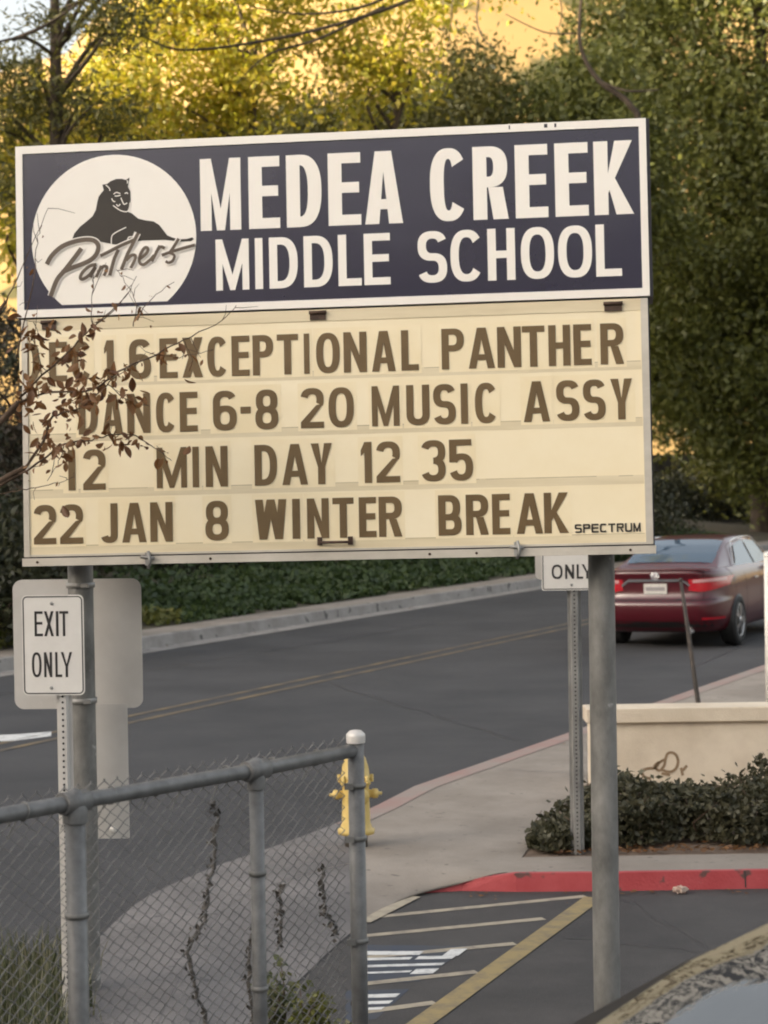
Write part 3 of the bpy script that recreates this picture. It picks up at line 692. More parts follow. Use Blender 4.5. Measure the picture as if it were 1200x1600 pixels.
for y in (943, 1075):
    q = ppx(pl)(80.5, y); B = MB(); M4 = Matrix.Translation(pl.P(q[0], q[1], 0)) @ pl.n.to_track_quat('Z', 'Y').to_matrix().to_4x4()
    B.lathe((0, 0, 0), [(.008, 0), (.008, .003), (.005, .005), (0, .005)], 6, M4); B.build('bolt', M['galv'], t)
pq = Plate(at(95, 1008, 8.80), -.10)
perforated_post(pq, .034, c.z + hE * .3, 'post', t, M['alu_back'])

# blank backs of two signs strapped behind the left pole
c = at(121.5, 1006, 9.50); pl = Plate(c, -.03); sc = 9.50 / FPX
t = thing('sign_back', 'broad blank back of a square sheet sign strapped to the left marquee pole', 'sign', (c.x, c.y, 0))
pl.sheet(202 * sc, 203 * sc, .045, -.003, 0).build('panel', M['alu_back'], t)
for y in (914, 1094):
    q = at(127, y, 9.32); B = MB(); B.lathe((LP.x, LP.y, q.z), [(.060, -.012), (.066, -.012), (.066, .012), (.060, .012)], 24)
    B.box((LP.x + .03, LP.y - .07, q.z), (.035, .018, .018)); B.build('clamp', M['galv'], t)
c = at(170, 1205, 9.47); pl = Plate(c, -.03); sc = 9.47 / FPX
t = thing('sign_back', 'tall narrow blank panel hanging below the broad sign back beside the left pole', 'sign', (c.x, c.y, 0))
pl.sheet(62 * sc, 212 * sc, .008, -.003, 0).build('panel', M['alu_back'], t)
q = pl.P(5 * sc, -92 * sc, 0); B = MB(); B.lathe((0, 0, 0), [(.016, 0), (.016, .005), (.008, .008), (0, .008)], 10, Matrix.Translation(q) @ pl.n.to_track_quat('Z', 'Y').to_matrix().to_4x4()); B.build('bolt', M['sign_white'], t)

# ONLY sign by the planter
pb = gr(906, 1335, CZ); Yo = pb.y
c = at(894, 872, Yo); pl = Plate(c, -.06); sc = Yo / FPX
t = thing('only_sign', 'white metal sign reading ONLY on a thin post at the planter edge', 'sign', (pb.x, pb.y, CZ))
wO, hO = 96 * sc, 101 * sc
pl.sheet(wO, hO, .012, -.003, 0).build('panel', M['sheet_white'], t)
pl.rim(wO - .012, hO - .012, .010, .005, .001).build('border', M['black'], t)
textrow('lettering', [('O', 862, 879), ('N', 883, 897), ('L', 901, 911), ('Y', 909, 926)], ((862, 883), (925, 881)), ((862, 905.5), (925, 903.5)), 3.2, 3.4, M['black'], .0012, t, pl.P, ppx(pl))
q = ppx(pl)(893, 914); B = MB(); B.lathe((0, 0, 0), [(.009, 0), (.009, .004), (0, .005)], 6, Matrix.Translation(pl.P(q[0], q[1], 0)) @ pl.n.to_track_quat('Z', 'Y').to_matrix().to_4x4()); B.build('bolt', M['galv'], t)
pq = Plate(Vector((pb.x - .012, Yo, c.z)), -.06)
perforated_post(pq, .042, c.z + .1, 'post', t, M['galv'])
c2 = at(862, 878, Yo + .12); p2 = Plate(c2, .0)
t2 = thing('sign_back', 'small round cornered sheet sign facing away behind the ONLY sign', 'sign', (c2.x, c2.y, 0))
p2.sheet(52 * sc, 56 * sc, .035, -.003, 0).build('panel', M['alu_back'], t2)
B = MB(); B.tube([(pb.x - .03, Yo + .075, c2.z + .02), (c2.x + .05, c2.y + .0, c2.z + .02)], .008, 6); B.build('bracket', M['galv'], t2)

# ------------------------------------------------------------------ chain link fence
ZR = 1.50
p1, p2, p3 = gr(117, 1253, ZR), gr(400, 1203, ZR), gr(556, 1172, ZR)
fd = (p3 - p1); fd.z = 0; fd.normalize()
p0 = p1 - fd * 1.9; fn = Vector((fd.y, -fd.x, 0)); fn = fn if fn.y < 0 else -fn      # towards the viewer
fence = thing('chain_link_fence', 'grey chain link fence with a pipe top rail in front of the road', 'fence', (p1.x, p1.y, 0))
for p, r_ in ((p0, .030), (p1, .031), (p2, .0235), (p3, .028)):
    B = MB(); end = p is p3
    B.tube([(p.x, p.y, -.1), (p.x, p.y, ZR - .02 if not end else ZR + .035)], r_, 16); po = B.build('post', M['rail'], fence)
    B = MB()
    if end: B.lathe((p.x, p.y, ZR + .025), [(r_ + .004, 0), (r_ + .005, .022), (r_ + .004, .030), (r_ * .7, .042), (0, .045)], 18)
    else:
        B.lathe((p.x, p.y, ZR - .06), [(r_ + .006, 0), (r_ + .006, .035), (r_ + .002, .05)], 16)
        B.tube([p - fd * .05, p + fd * .045], .033, 14); B.lathe((p.x, p.y, ZR + .018), [(.024, 0), (.022, .012), (.012, .02), (0, .022)], 14)
    B.build('post_cap', M['rail'] if not end else M['alu_back'], po, fence.matrix_basis.inverted())
    for z in ((.35, .8, 1.17) if not end else (.5, .85, 1.2, 1.38)):
        B = MB(); B.lathe((p.x, p.y, z), [(r_ + .001, -.008), (r_ + .005, -.008), (r_ + .005, .008), (r_ + .001, .008)], 14)
        if end: B.box((p.x - fd.x * .04, p.y - fd.y * .04, z), (.03, .014, .02))
        B.build('post_band', M['galv_pole'], po, fence.matrix_basis.inverted())
B = MB(); B.tube([p0 + fd * .03, p1 - fd * .0, p2, p3 - fd * .02], .0235, 16); B.build('top_rail', M['rail'], fence)
rr = random.Random(3); B = MB(); off = -fn * .030
PT, HH = .0265, .0195; total = (p3 - p0).length; nz = int((ZR + .022) / HH); k = 0; a = .02
while a < total - .03:
    P = []
    sg = 1 if k % 2 == 0 else -1
    for i in range(nz + 1):
        z = .02 + i * HH
        side_ = (1 if (i + k) % 2 == 0 else -1)
        q = p0 + fd * (a + side_ * PT * .54) ; q.z = z
        P.append(q + off + fn * (.0022 * side_ * sg) + fd * .003 * math.sin(z * 5 + a * 2))
    P.append(P[-1] + Vector((0, 0, .006)))
    B.tube(P, .0025, 4, cap=False); a += PT; k += 1
B.build('chain_mesh', M['wire'], fence)
B = MB(); a = .1
while a < total - .05:                                   # wire ties round the rail
    q = p0 + fd * a; P = []
    for j in range(9):
        th = R(-100 + 300 * j / 8); P.append(q + fn * (.0265 * math.cos(th)) + Vector((0, 0, .0265 * math.sin(th))) + fd * .02 * j / 8)
    P.append(q + off + Vector((0, 0, -.06 - .03 * rr.random())) - fd * .03)
    B.tube(P, .0022, 4, cap=False); a += rr.uniform(.13, .23)
B.build('wire_tie', M['galv_pole'], fence)

# dead vines caught in the mesh
def vine(P, Y0, label, rs, seed):
    rr = random.Random(seed)
    W = []
    for (x, y) in P:
        d = ray(x, y); k = (p1 - fn * .036 - CAM).dot(fn) / d.dot(fn); W.append(CAM + d * k)
    t = thing('dead_vine', label, 'vine', (W[0].x, W[0].y, 0), 0, 'dead vine stems caught in the fence')
    Q = smooth_path(W, 5); Q = [q + fd * rr.gauss(0, .007) + Vector((0, 0, rr.gauss(0, .004))) for q in Q]
    B = MB(); B.tube(Q, [rs * .50 * (1.0 - .45 * i / len(Q)) * rr.uniform(.5, 1.5) for i in range(len(Q))], 6, smooth=False)
    for _ in range(4): B.tube([q + fn * rr.uniform(-.004, .008) + fd * rr.gauss(0, .0025) for q in Q], [rs * rr.uniform(.15, .5) for q in Q], 5, smooth=False)
    B.build('stem', M['vine'], t)
    C = []
    for q in Q:
        for _ in range(2): C.append(q + fd * rr.gauss(0, .0025) + Vector((0, 0, rr.gauss(0, .012))) - fn * rr.uniform(0, .02))
    leaves('leaf', C, .024, L['vine'], t, np.random.default_rng(seed))
vine([(325, 1640), (318, 1580), (300, 1530), (296, 1480), (316, 1440), (324, 1390), (334, 1345), (338, 1290), (334, 1250)], 0, 'long crooked dead vine climbing the mesh between the two nearest posts', .011, 1)
vine([(436, 1480), (440, 1450), (438, 1415), (444, 1382)], 0, 'short dead vine piece in the mesh just right of the middle post', .008, 2)
vine([(526, 1462), (518, 1440), (508, 1420), (506, 1390), (504, 1356)], 0, 'bent dead vine piece in the mesh close to the end post', .009, 3)
vine([(560, 1640), (557, 1570), (558, 1520), (556, 1490)], 0, 'dark vine stump wrapped low round the end post', .012, 4)
vine([(392, 1640), (391, 1560), (388, 1500), (393, 1455)], 0, 'dark vine running up beside the middle post', .009, 5)

# ------------------------------------------------------------------ hydrant
hb = gr(557, 1322, CZ); X, Y, Z = hb.x, hb.y, hb.z; hs_ = .655 / .72
t = thing('fire_hydrant', 'yellow fire hydrant on the pavement behind the fence end post', 'fire hydrant', hb)
def hl(name, prof, m, par=t): return MB().lathe((X, Y, Z), [(r_ * hs_, z * hs_) for r_, z in prof], 24).build(name, m, par, t.matrix_basis.inverted())
hl('base', [(.0, 0), (.078, 0), (.078, .085), (.07, .09), (0, .09)], M['hydrant_base'])
hl('barrel', [(0, .088), (.125, .088), (.128, .118), (.11, .125), (.108, .14), (.098, .16), (.092, .40), (.095, .42), (.106, .43), (.106, .455), (.10, .46), (0, .462)], M['hydrant'])
hl('bonnet', [(.10, .46), (.105, .465), (.105, .485), (.098, .49), (.09, .55), (.072, .61), (.045, .645), (.03, .655), (.03, .70), (.022, .715), (0, .718)], M['hydrant'])
for ang, nm, r_ in ((8, 'nozzle', .028), (188, 'nozzle', .028), (285, 'pumper_nozzle', .050)):
    Mn = Matrix.Translation((X, Y, Z + .36 * hs_)) @ Matrix.Rotation(R(ang), 4, 'Z') @ Matrix.Rotation(R(90), 4, 'Y')
    q = r_ * hs_
    o = MB().lathe((0, 0, 0), [(q, .07), (q, .105), (q * 1.2, .107), (q * 1.2, .135), (q * .9, .142), (q * .4, .146), (q * .4, .166), (0, .168)], 18, Mn).build(nm, M['hydrant'], t)
B = MB()
for k in range(8):
    th = R(45 * k); B.lathe((X + .103 * math.cos(th), Y + .103 * math.sin(th), Z + .405), [(.011, 0), (.011, .045), (0, .048)], 6)
B.build('flange_bolt', M['hydrant'], t)

# ------------------------------------------------------------------ planter wall, scribble, hedge
WY = 15.0
zt = at(1080, 1105, WY).z; wx0 = at(916, 1110, WY).x; capb = at(1080, 1128, WY).z
t = thing('garden_wall', 'low cream stucco wall with a thick flat cap behind the hedge', 'wall', (wx0, WY, CZ))
B = MB(); B.box(((wx0 + 8) / 2 + .02, WY + .13, (CZ + capb) / 2 - .05), (8 - wx0 - .02, .22, capb - CZ + .1)); B.build('wall_body', M['stucco'], t)
B = MB(); c = ((wx0 + 8) / 2, WY + .13, (capb + zt) / 2); B.box(c, (8 - wx0, .30, zt - capb)); ob = B.build('wall_cap', M['stucco'], t)
bv = ob.modifiers.new('bevel', 'BEVEL'); bv.width = .008; bv.segments = 2
ink_p = lambda a, b_, o: Vector((a, WY + .02 - o, b_))
ink = Ink(ink_p, .003)
def wp(x, y): q = at(800 + x / 3, 1080 + y / 3, WY + .02); return q.x, q.z
for P in ([(605, 372), (640, 362), (672, 358), (690, 335), (715, 322), (712, 350), (690, 372), (668, 352), (690, 330)], [(716, 330), (728, 294), (752, 288), (772, 305), (778, 335), (765, 365), (738, 378), (700, 368)], [(606, 376), (620, 400), (650, 410)], [(792, 358), (800, 395)], [(820, 348), (800, 372)], [(700, 385), (740, 392)]):
    ink.stroke([wp(*p) for p in P], .020, 5)
ink.mb.build('scribble', M['scribble'], t)

rng = np.random.default_rng(21)
def hedge_top(x):      # height of the clipped top over the soil, in metres
    return .285 + .03 * math.sin(x * 5.1) + .02 * math.sin(x * 13 + 1) + .10 * max(0, min(1, (x - 2.05) / .4)) - .17 * max(0, min(1, (1.42 - x) / .50))
C = []
while len(C) < 30000:
    x = rng.uniform(.80, 5.2); f = rng.uniform(0, 1)
    y0 = 12.55 + .10 * math.sin(x * 4.3) + .06 * math.sin(x * 11); y1 = 13.45 if x > 1.3 else 12.75 + (x - .8) * 1.4
    y = y0 + (y1 - y0) * f
    h = hedge_top(x) * (1 + .12 * math.sin(y * 7 + x * 3)) * (.72 + .28 * min(1, (y - y0) / .5))
    if h < .06 or x < .86 + max(0, 12.95 - y) * .0: continue
    # near the surface: front face or top
    u = rng.uniform()
    if u < .45: yy = y0 + abs(rng.normal(0, .10)); zz_ = rng.uniform(.02, 1) * h * .78
    else: yy = y; zz_ = h - abs(rng.normal(0, .07))
    if rng.uniform() < .06: zz_ += rng.uniform(0, .13) ** 1.3
    n = math.sin(x * 23) * math.sin(yy * 19 + zz_ * 17)
    if n < -.45 and rng.uniform() < .75: continue
    C.append((x, yy, CZ + .02 + max(.01, zz_)))
t = thing('hedge', 'low dark green clipped hedge in front of the cream wall', 'hedge', (1.9, 12.8, CZ))
leaves('foliage', C, .052, L['hedge'], t, rng, .5)
B = MB(); rr = random.Random(8)
for k in range(150):
    x = rr.uniform(1.0, 5.0); y = rr.uniform(12.7, 13.3) if x > 1.6 else rr.uniform(12.7, 13.2); h = hedge_top(x) * .9
    q = Vector((x, y, CZ)); B.tube([q, q + Vector((rr.uniform(-.08, .08), rr.uniform(-.1, .05), h * .5)), q + Vector((rr.uniform(-.16, .16), rr.uniform(-.2, .1), h))], [.008, .006, .002], 4)
B.build('stem', M['twig'], t)
C = []
for k in range(900):
    x = rng.uniform(1.0, 5.0); C.append((x, 12.36 + abs(rng.normal(0, .12)), CZ + .02))
tag(leaves('leaf_litter', C, .04, L['dry'], None, rng, .5, .8), 'dry brown fallen leaves lying along the foot of the hedge', 'leaf litter', None, 'stuff')

# crumpled litter at the red kerb
q = gr(1062, 1394, .004); bm = bmesh.new(); bmesh.ops.create_icosphere(bm, subdivisions=3, radius=1); rr = random.Random(4)
B = MB(); V = []
for v in bm.verts:
    n = .75 + .35 * math.sin(v.co.x * 7 + 1) * math.sin(v.co.y * 6) + .15 * rr.random()
    V.append((q.x + v.co.x * .045 * n, q.y - .03 + v.co.y * .03 * n, .026 + v.co.z * .024 * n))
B.add(V, [[w_.index for w_ in f.verts] for f in bm.faces]); o = B.build('crumpled_paper', M['paper']); bm.free()
tag(o, 'crumpled pinkish paper lying in the gutter below the red kerb', 'litter')

# leaves blown along the gutters, hairline cracks in the asphalt
rng = np.random.default_rng(33); C = []
for k in range(70): u = rng.uniform(14, 40); p = UV(u, V_NEAR - rng.uniform(.1, 1.8), CZ + .008); C.append(p)
for k in range(60): C.append((rng.uniform(.4, 3.5), yk - .03 - abs(rng.normal(0, .12)), .012))
for k in range(80): C.append(UV(rng.uniform(20, 50), V_FAR - abs(rng.normal(.1, .15)) - .02, .014))
tag(leaves('leaf_litter', C, .035, L['dry'], None, rng, .5, .95), 'scattered dry leaves lying along the kerbs and gutters', 'leaf litter', None, 'stuff')
rr = random.Random(6); B = MB()
def crack(p, q, z, wd):
    n = 26; P = []; o = 0
    for i in range(n + 1): o += rr.gauss(0, .035); P.append(Vector(p).lerp(Vector(q), i / n) + Vector((o * .5, o, z)))
    for a, c in zip(P, P[1:]):
        t_ = (c - a).normalized(); nn = Vector((-t_.y, t_.x, 0)) * wd * rr.uniform(.3, 1); B.poly([a - nn, c - nn, c + nn, a + nn])
for p, q, wd in ((UV(17, 6.8), UV(21, 10.8), .010), (UV(24, 7.4), UV(32, 8.1), .012), (UV(18.5, 13.9), UV(30, 13.3), .014), (UV(33, 10), UV(35, 14.8), .013)): crack(p, q, .0015, wd)
for p, q in (((.9, 10.6, 0), (2.4, 9.2, 0)), ((1.3, 11.6, 0), (1.9, 10.1, 0))): crack(p, q, .0022, .005)
structure(B.build('road_crack', M['black_trim']))

# leaning dark stake and white pole behind the wall
a, c = gr(1090, 1112, CZ), None
sb = gr(1092, 1106, CZ) ; st = at(1064, 908, sb.y + .25)
t = thing('leaning_stake', 'thin dark metal stake leaning left behind the cream wall', 'stake', sb)
B = MB(); B.tube([sb + Vector((0, 0, -.1)), sb, sb.lerp(st, .55), st], [.026, .025, .021, .017], 8); B.build('shaft', M['stake'], t)
B = MB(); d = (st - sb).normalized()
B.tube([st, st + d * .03], [.023, .014], 8); B.build('tip', M['stake'], t)
q = gr(1203, 1104, CZ); qt = at(1198, 862, q.y)
t = thing('white_marker_post', 'slim white post with a rounded top at the right edge behind the wall', 'post', q)
B = MB(); B.tube([q, Vector((q.x, q.y, qt.z - .05))], .042, 14); B.build('shaft', M['sheet_white'], t)
B = MB(); B.lathe((q.x, q.y, qt.z - .05), [(.047, 0), (.047, .03), (.035, .048), (0, .055)], 14); B.build('cap', M['alu_back'], t)

# ------------------------------------------------------------------ cars
def make_car(name, label, base, heading, paint, group=None, roll=0, pitch=0):
    """a four door saloon; own x forward from the rear bumper, y left, z up"""
    t = thing(name, label, 'car', base, heading)
    t.matrix_basis = t.matrix_basis @ Matrix.Rotation(roll, 4, 'X') @ Matrix.Rotation(-pitch, 4, 'Y')
    lerp = lambda xs, ys, x: float(np.interp(x, xs, ys))
    zk = [.18, .26, .36, .46, .58, .64, .66, .74, .86, .95, 1.02, 1.06]
    rx = [.34, .14, .045, .012, .0, .015, .055, .085, .085, .075, .055, .075]
    fx = [4.55, 4.72, 4.80, 4.83, 4.83, 4.82, 4.80, 4.76, 4.66, 4.4, 3.9, 3.5]
    hw = [.76, .86, .895, .905, .908, .908, .906, .905, .895, .875, .845, .80]
    def outline(z, th, off=0.0):
        r0, f0, h0 = lerp(zk, rx, z), lerp(zk, fx, z), lerp(zk, hw, z)
        cx, ax = (r0 + f0) / 2, (f0 - r0) / 2; c, s_ = math.cos(th), math.sin(th)
        e = 7.0 if c < 0 else 5.0
        x = cx + (ax + off) * math.copysign(abs(c) ** (2 / e), c); y = (h0 + off) * math.copysign(abs(s_) ** (2 / e), s_)
        x += .045 * (abs(y) / h0) ** 2.2 * (1 if c < 0 else -1) * (1 if abs(c) > .3 else 0) * 1.0
        if c < 0: x += .10 * max(0, (abs(y) / h0 - .62) / .38) ** 2
        return Vector((x, y, z))
    n = 160; ths = [2 * math.pi * k / n for k in range(n)]
    B = MB(); zs = sorted(zk + [.30, .41, .52, .61, .70, .80, .905, .985, 1.04]); zs = [z for z in zs if z >= .22]; zs = [.22] + zs
    B.grid([[outline(z, th) for th in ths] for z in zs], True, close=True)
    # deck: from the top outline inwards, domed
    zr = [(0.0, 1.06), (.4, 1.085), (1.2, 1.10), (2.4, 1.06), (3.4, 1.03), (3.9, .985), (4.4, .93), (4.8, .80)]
    zt_ = lambda x: lerp([a for a, _ in zr], [b_ for _, b_ in zr], x)
    top = [outline(1.06, th) for th in ths]; cen = Vector((1.9, 0, 1.06)); rows = [top]
    for f in (.97, .9, .75, .5, .25, .0):
        rows.append([Vector((cen.x + (p.x - cen.x) * f, p.y * f, 1.06 + (1 - f ** 2) * .035)) for p in top])
    B.grid(rows, True, close=True)
    # bonnet surface in front
    rows = []
    for i in range(13):
        x = 3.35 + i * (4.74 - 3.35) / 12; h_ = lerp([3.35, 4.0, 4.5, 4.74], [.80, .80, .74, .60], x); zc = lerp([3.35, 4.0, 4.5, 4.74], [1.075, 1.01, .915, .82], x)
        rows.append([Vector((x, h_ * s_, zc - .06 * abs(s_) ** 3)) for s_ in np.linspace(-1, 1, 13)])
    B.grid(rows, True)
    B.build('body', paint, t, 'local')
    # greenhouse
    gx = [.62, .75, 1.05, 1.35, 1.62, 1.85, 2.2, 2.6, 2.95, 3.25, 3.6, 3.85]
    gz = [1.075, 1.125, 1.245, 1.345, 1.415, 1.445, 1.462, 1.455, 1.425, 1.33, 1.16, 1.035]
    gb = [.77, .79, .815, .83, .835, .84, .84, .84, .835, .825, .80, .78]
    gt = [.70, .66, .60, .575, .565, .56, .56, .56, .56, .575, .63, .69]
    def sec(x, off=0.0):
        z, hb_, ht = lerp(gx, gz, x), lerp(gx, gb, x), lerp(gx, gt, x); zb = .96; P = []
        prof = [(hb_, zb), (hb_ - (hb_ - ht) * .48, zb + (z - zb) * .5), (ht + .035, z - .075 * (z - zb) / .5), (ht, z - .032 * (z - zb) / .5), (ht * .80, z - .010), (ht * .45, z - .002), (0, z)]
        return [Vector((x, a + (off if a > .3 else 0), b_ + (off if b_ > z - .05 else 0))) for a, b_ in prof]
    xs = np.linspace(.62, 3.85, 44); B = MB()
    rows = []
    for x in xs:
        h_ = sec(x); rows.append([Vector((p.x, -p.y, p.z)) for p in h_[:-1]] + h_[::-1])
    B.grid(rows, True); B.build('roof', paint, t, 'local')
    def pane(nm, x0, x1, y_lo, y_hi, nn=14, gl=M['car_glass'], par=t):
        B = MB(); rows = []
        for x in np.linspace(x0, x1, nn):
            z = lerp(gx, gz, x); hy = lerp([x0, x1], [y_lo, y_hi], x)
            rows.append([Vector((x - (.004 if x < 2 else -.004), hy * s_, z + .006 - .010 * (abs(s_) * hy / lerp(gx, gt, x)) ** 2 - .012 * abs(s_) ** 8)) for s_ in np.linspace(-1, 1, 17)])
        B.grid(rows, True); return B.build(nm, gl, par, 'local')
    pane('rear_window', .76, 1.60, .62, .535)
    pane('windshield', 3.76, 2.92, .70, .545, gl=M['shield_glass'])
    for sgn in (-1, 1):
        for nm, poly in (('side_window', [(1.10, .10), (1.42, .42), (1.66, .80), (2.18, .86), (2.20, .05), (1.12, .05)]), ('side_window', [(2.28, .05), (2.26, .86), (2.80, .82), (3.10, .52), (3.36, .05)])):
            B = MB(); P = []
            for (x, f) in poly:
                z, hb_, ht = lerp(gx, gz, x), lerp(gx, gb, x), lerp(gx, gt, x)
                zz_ = .97 + (z - .97) * f; yy = hb_ + (ht + .035 - hb_) * min(1, f * 1.0) + .012
                P.append(Vector((x, sgn * yy, zz_)))
            B.poly(P if sgn > 0 else P[::-1]); B.build(nm, M['car_glass'], t, 'local')
        B = MB()
        rim_pts = []
        for x in np.linspace(1.04, 3.4, 22):
            z, hb_, ht = lerp(gx, gz, x), lerp(gx, gb, x), lerp(gx, gt, x); f = .93 if 1.6 < x < 2.8 else max(.0, .93 * min((x - 1.02) / .58, (3.42 - x) / .62))
            rim_pts.append(Vector((x, sgn * (hb_ + (ht + .035 - hb_) * f + .014), .97 + (z - .97) * f)))
        B.tube(rim_pts, .009, 6); B.build('window_trim', M['chrome'], t, 'local')
        # wheels
        for wx in (.98, 3.78):
            B = MB(); My = Matrix.Translation((wx, sgn * .905, .335)) @ Matrix.Rotation(R(-90 * sgn), 4, 'X')
            B.lathe((0, 0, 0), [(.0, .002), (.352, .002), (.356, -.02), (.356, -.10)], 36, My); B.build('wheel_arch', M['black_trim'], t, 'local')
            B = MB(); B.lathe((0, 0, -.21), [(.20, .0), (.31, .0), (.33, .03), (.33, .19), (.315, .222), (.235, .228), (.225, .20)], 40, My); wh = B.build('wheel', M['tyre'], t, 'local')
            B = MB(); B.lathe((0, 0, 0), [(.228, .006), (.218, .016), (.205, .006), (.20, -.03)], 36, My)
            for k in range(5):
                for dd in (-.14, .14):
                    th = 2 * math.pi * k / 5 + dd; th2 = 2 * math.pi * k / 5 + dd * .5
                    a_, b_ = (.05 * math.cos(th2 * 1), .05 * math.sin(th2)), (.208 * math.cos(th), .208 * math.sin(th)); nx, ny = -math.sin(th) * .014, math.cos(th) * .014
                    B.add([My @ Vector((a_[0] + nx, a_[1] + ny, .016)), My @ Vector((a_[0] - nx, a_[1] - ny, .016)), My @ Vector((b_[0] - nx * 1.2, b_[1] - ny * 1.2, .010)), My @ Vector((b_[0] + nx * 1.2, b_[1] + ny * 1.2, .010))], [(0, 1, 2, 3)])
            B.lathe((0, 0, 0), [(.055, .008), (.05, .02), (0, .022)], 16, My)
            B.build('rim', M['rim'], wh, 'local')
        B = MB(); B.lathe((0, 0, 0), [(0, -.09), (.05, -.085), (.075, -.03), (.08, .05), (.07, .075), (0, .08)], 14, Matrix.Translation((3.12, sgn * .98, 1.06)) @ Matrix.Rotation(R(90), 4, 'X') @ Matrix.Scale(.75, 4)); B.build('wing_mirror', paint, t, 'local')
    def patch(nm, y0, y1, zf0, zf1, off, m, nn=18, nz=4, par=t):
        """follows the rear face between two widths; zf give the lower and upper edge over that span"""
        B = MB(); rows = []
        for i in range(nn + 1):
            f = i / nn; y = y0 + (y1 - y0) * f; r_ = []
            for j in range(nz + 1):
                z = zf0(f) + (zf1(f) - zf0(f)) * j / nz; h0 = lerp(zk, hw, z)
                sy = math.copysign(min(abs(y) / h0, .9995), y); 
                c = -(1 - abs(sy) ** 7.0) ** (1 / 7.0); th = math.atan2(math.copysign(abs(sy) ** 3.5, sy), -abs(c) ** 3.5)
                p = outline(z, th, off); r_.append(p)
            rows.append(r_)
        B.grid(rows, True); return B.build(nm, m, par, 'local')
    K = lambda v: (lambda f: v)
    for sgn in (-1, 1):
        patch('tail_light', sgn * .45, sgn * .865, lambda f: .79 - .03 * math.sin(f * 3) + .05 * f * f, lambda f: .935 + .02 * f, .010, M['tail_red'])
        patch('tail_lens', sgn * .50, sgn * .84, lambda f: .885 + .02 * f, lambda f: .925 + .022 * f, .016, M['tail_clear'])
        patch('chrome_trim', sgn * .36, sgn * .46, lambda f: .905 - .07 * f, lambda f: .94 - .07 * f, .016, M['chrome'], 6, 2)
        patch('reflector', sgn * .62, sgn * .84, K(.395), K(.425), .008, M['tail_red'], 10, 2)
    patch('chrome_trim', -.37, .37, K(.905), K(.94), .018, M['chrome'], 16, 2)
    patch('bumper_seam', -.78, .78, K(.655), K(.667), .004, M['black_trim'], 24, 1)
    for sgn in (-1, 1): patch('boot_seam', sgn * .635, sgn * .643, K(.67), K(1.05), .004, M['seam'], 1, 10)
    for sgn in (-1, 1):
        for x0 in (1.42, 2.26, 3.22):
            B = MB(); rows = []
            for z in np.linspace(.36, .965, 12):
                h0 = lerp(zk, hw, z) + .002; rows.append([Vector((x0 - (.12 * max(0, .62 - z) if x0 < 2 else 0), sgn * h0, z)), Vector((x0 + .010 - (.12 * max(0, .62 - z) if x0 < 2 else 0), sgn * h0, z))])
            B.grid(rows, False); B.build('door_gap', M['seam'], t, 'local')
        for x0 in (1.95, 2.85):
            B = MB(); B.box((x0, sgn * .905, .87), (.19, .028, .026)); B.build('door_handle', M['chrome'], t, 'local')
    patch('diffuser', -.80, .80, K(.225), K(.375), .006, M['black_trim'], 20, 2)  # black lower trim, enlarged to paint in the shadow low on the bumper
    pt = patch('number_plate', -.155, .155, K(.745), K(.880), .016, M['plate'], 6, 4)
    patch('plate_band', -.13, .13, K(.785), K(.835), .019, M['plate_band'], 6, 1, pt)
    B = MB(); My = Matrix.Translation((.052, 0, .985)) @ Matrix.Rotation(R(-90), 4, 'Y') @ Matrix.Scale(.72, 4, (1, 0, 0))
    for rx_, ry_ in ((.062, .05), (.022, .048), (.06, .024)):
        B.tube([My @ Vector((rx_ * math.cos(a_) if ry_ != .024 else .022 + .022 * math.cos(a_), ry_ * 1.15 * math.sin(a_) if ry_ != .024 else .04 * math.sin(a_), 0)) for a_ in np.linspace(0, 2 * math.pi, 22)], .0048, 5)
    B.build('badge', M['chrome'], t, 'local')
    B = MB(); rows = []
    for s_ in np.linspace(-1, 1, 15):
        rows.append([Vector((.10 + .05 * s_ * s_, .74 * s_, 1.066 - .02 * s_ ** 4)), Vector((.045 + .06 * s_ * s_, .75 * s_, 1.085 - .02 * s_ ** 4)), Vector((.05 + .06 * s_ * s_, .75 * s_, 1.06 - .02 * s_ ** 4))])
    B.grid(rows, True); B.build('boot_lip', paint, t, 'local')
    B = MB(); B.tube([Vector((.3, -.45, .24)), Vector((.12, -.45, .24))], .035, 10); B.build('tailpipe', M['chrome'], t, 'local')
    return t
rp = at(1024, 1010, 27.25)
make_car('parked_car', 'dark red saloon car seen from behind, driving off up the street', (rp.x, rp.y, 0.0), R(90 - 24.0), M['car_red'], roll=-R(.8))
# the car right beside the camera: only its windshield comes into the picture
make_car('parked_car', 'dark glossy car in the near corner, only its windshield in the picture', (3.91, 5.44, -0.015), R(202), M['car_black'])

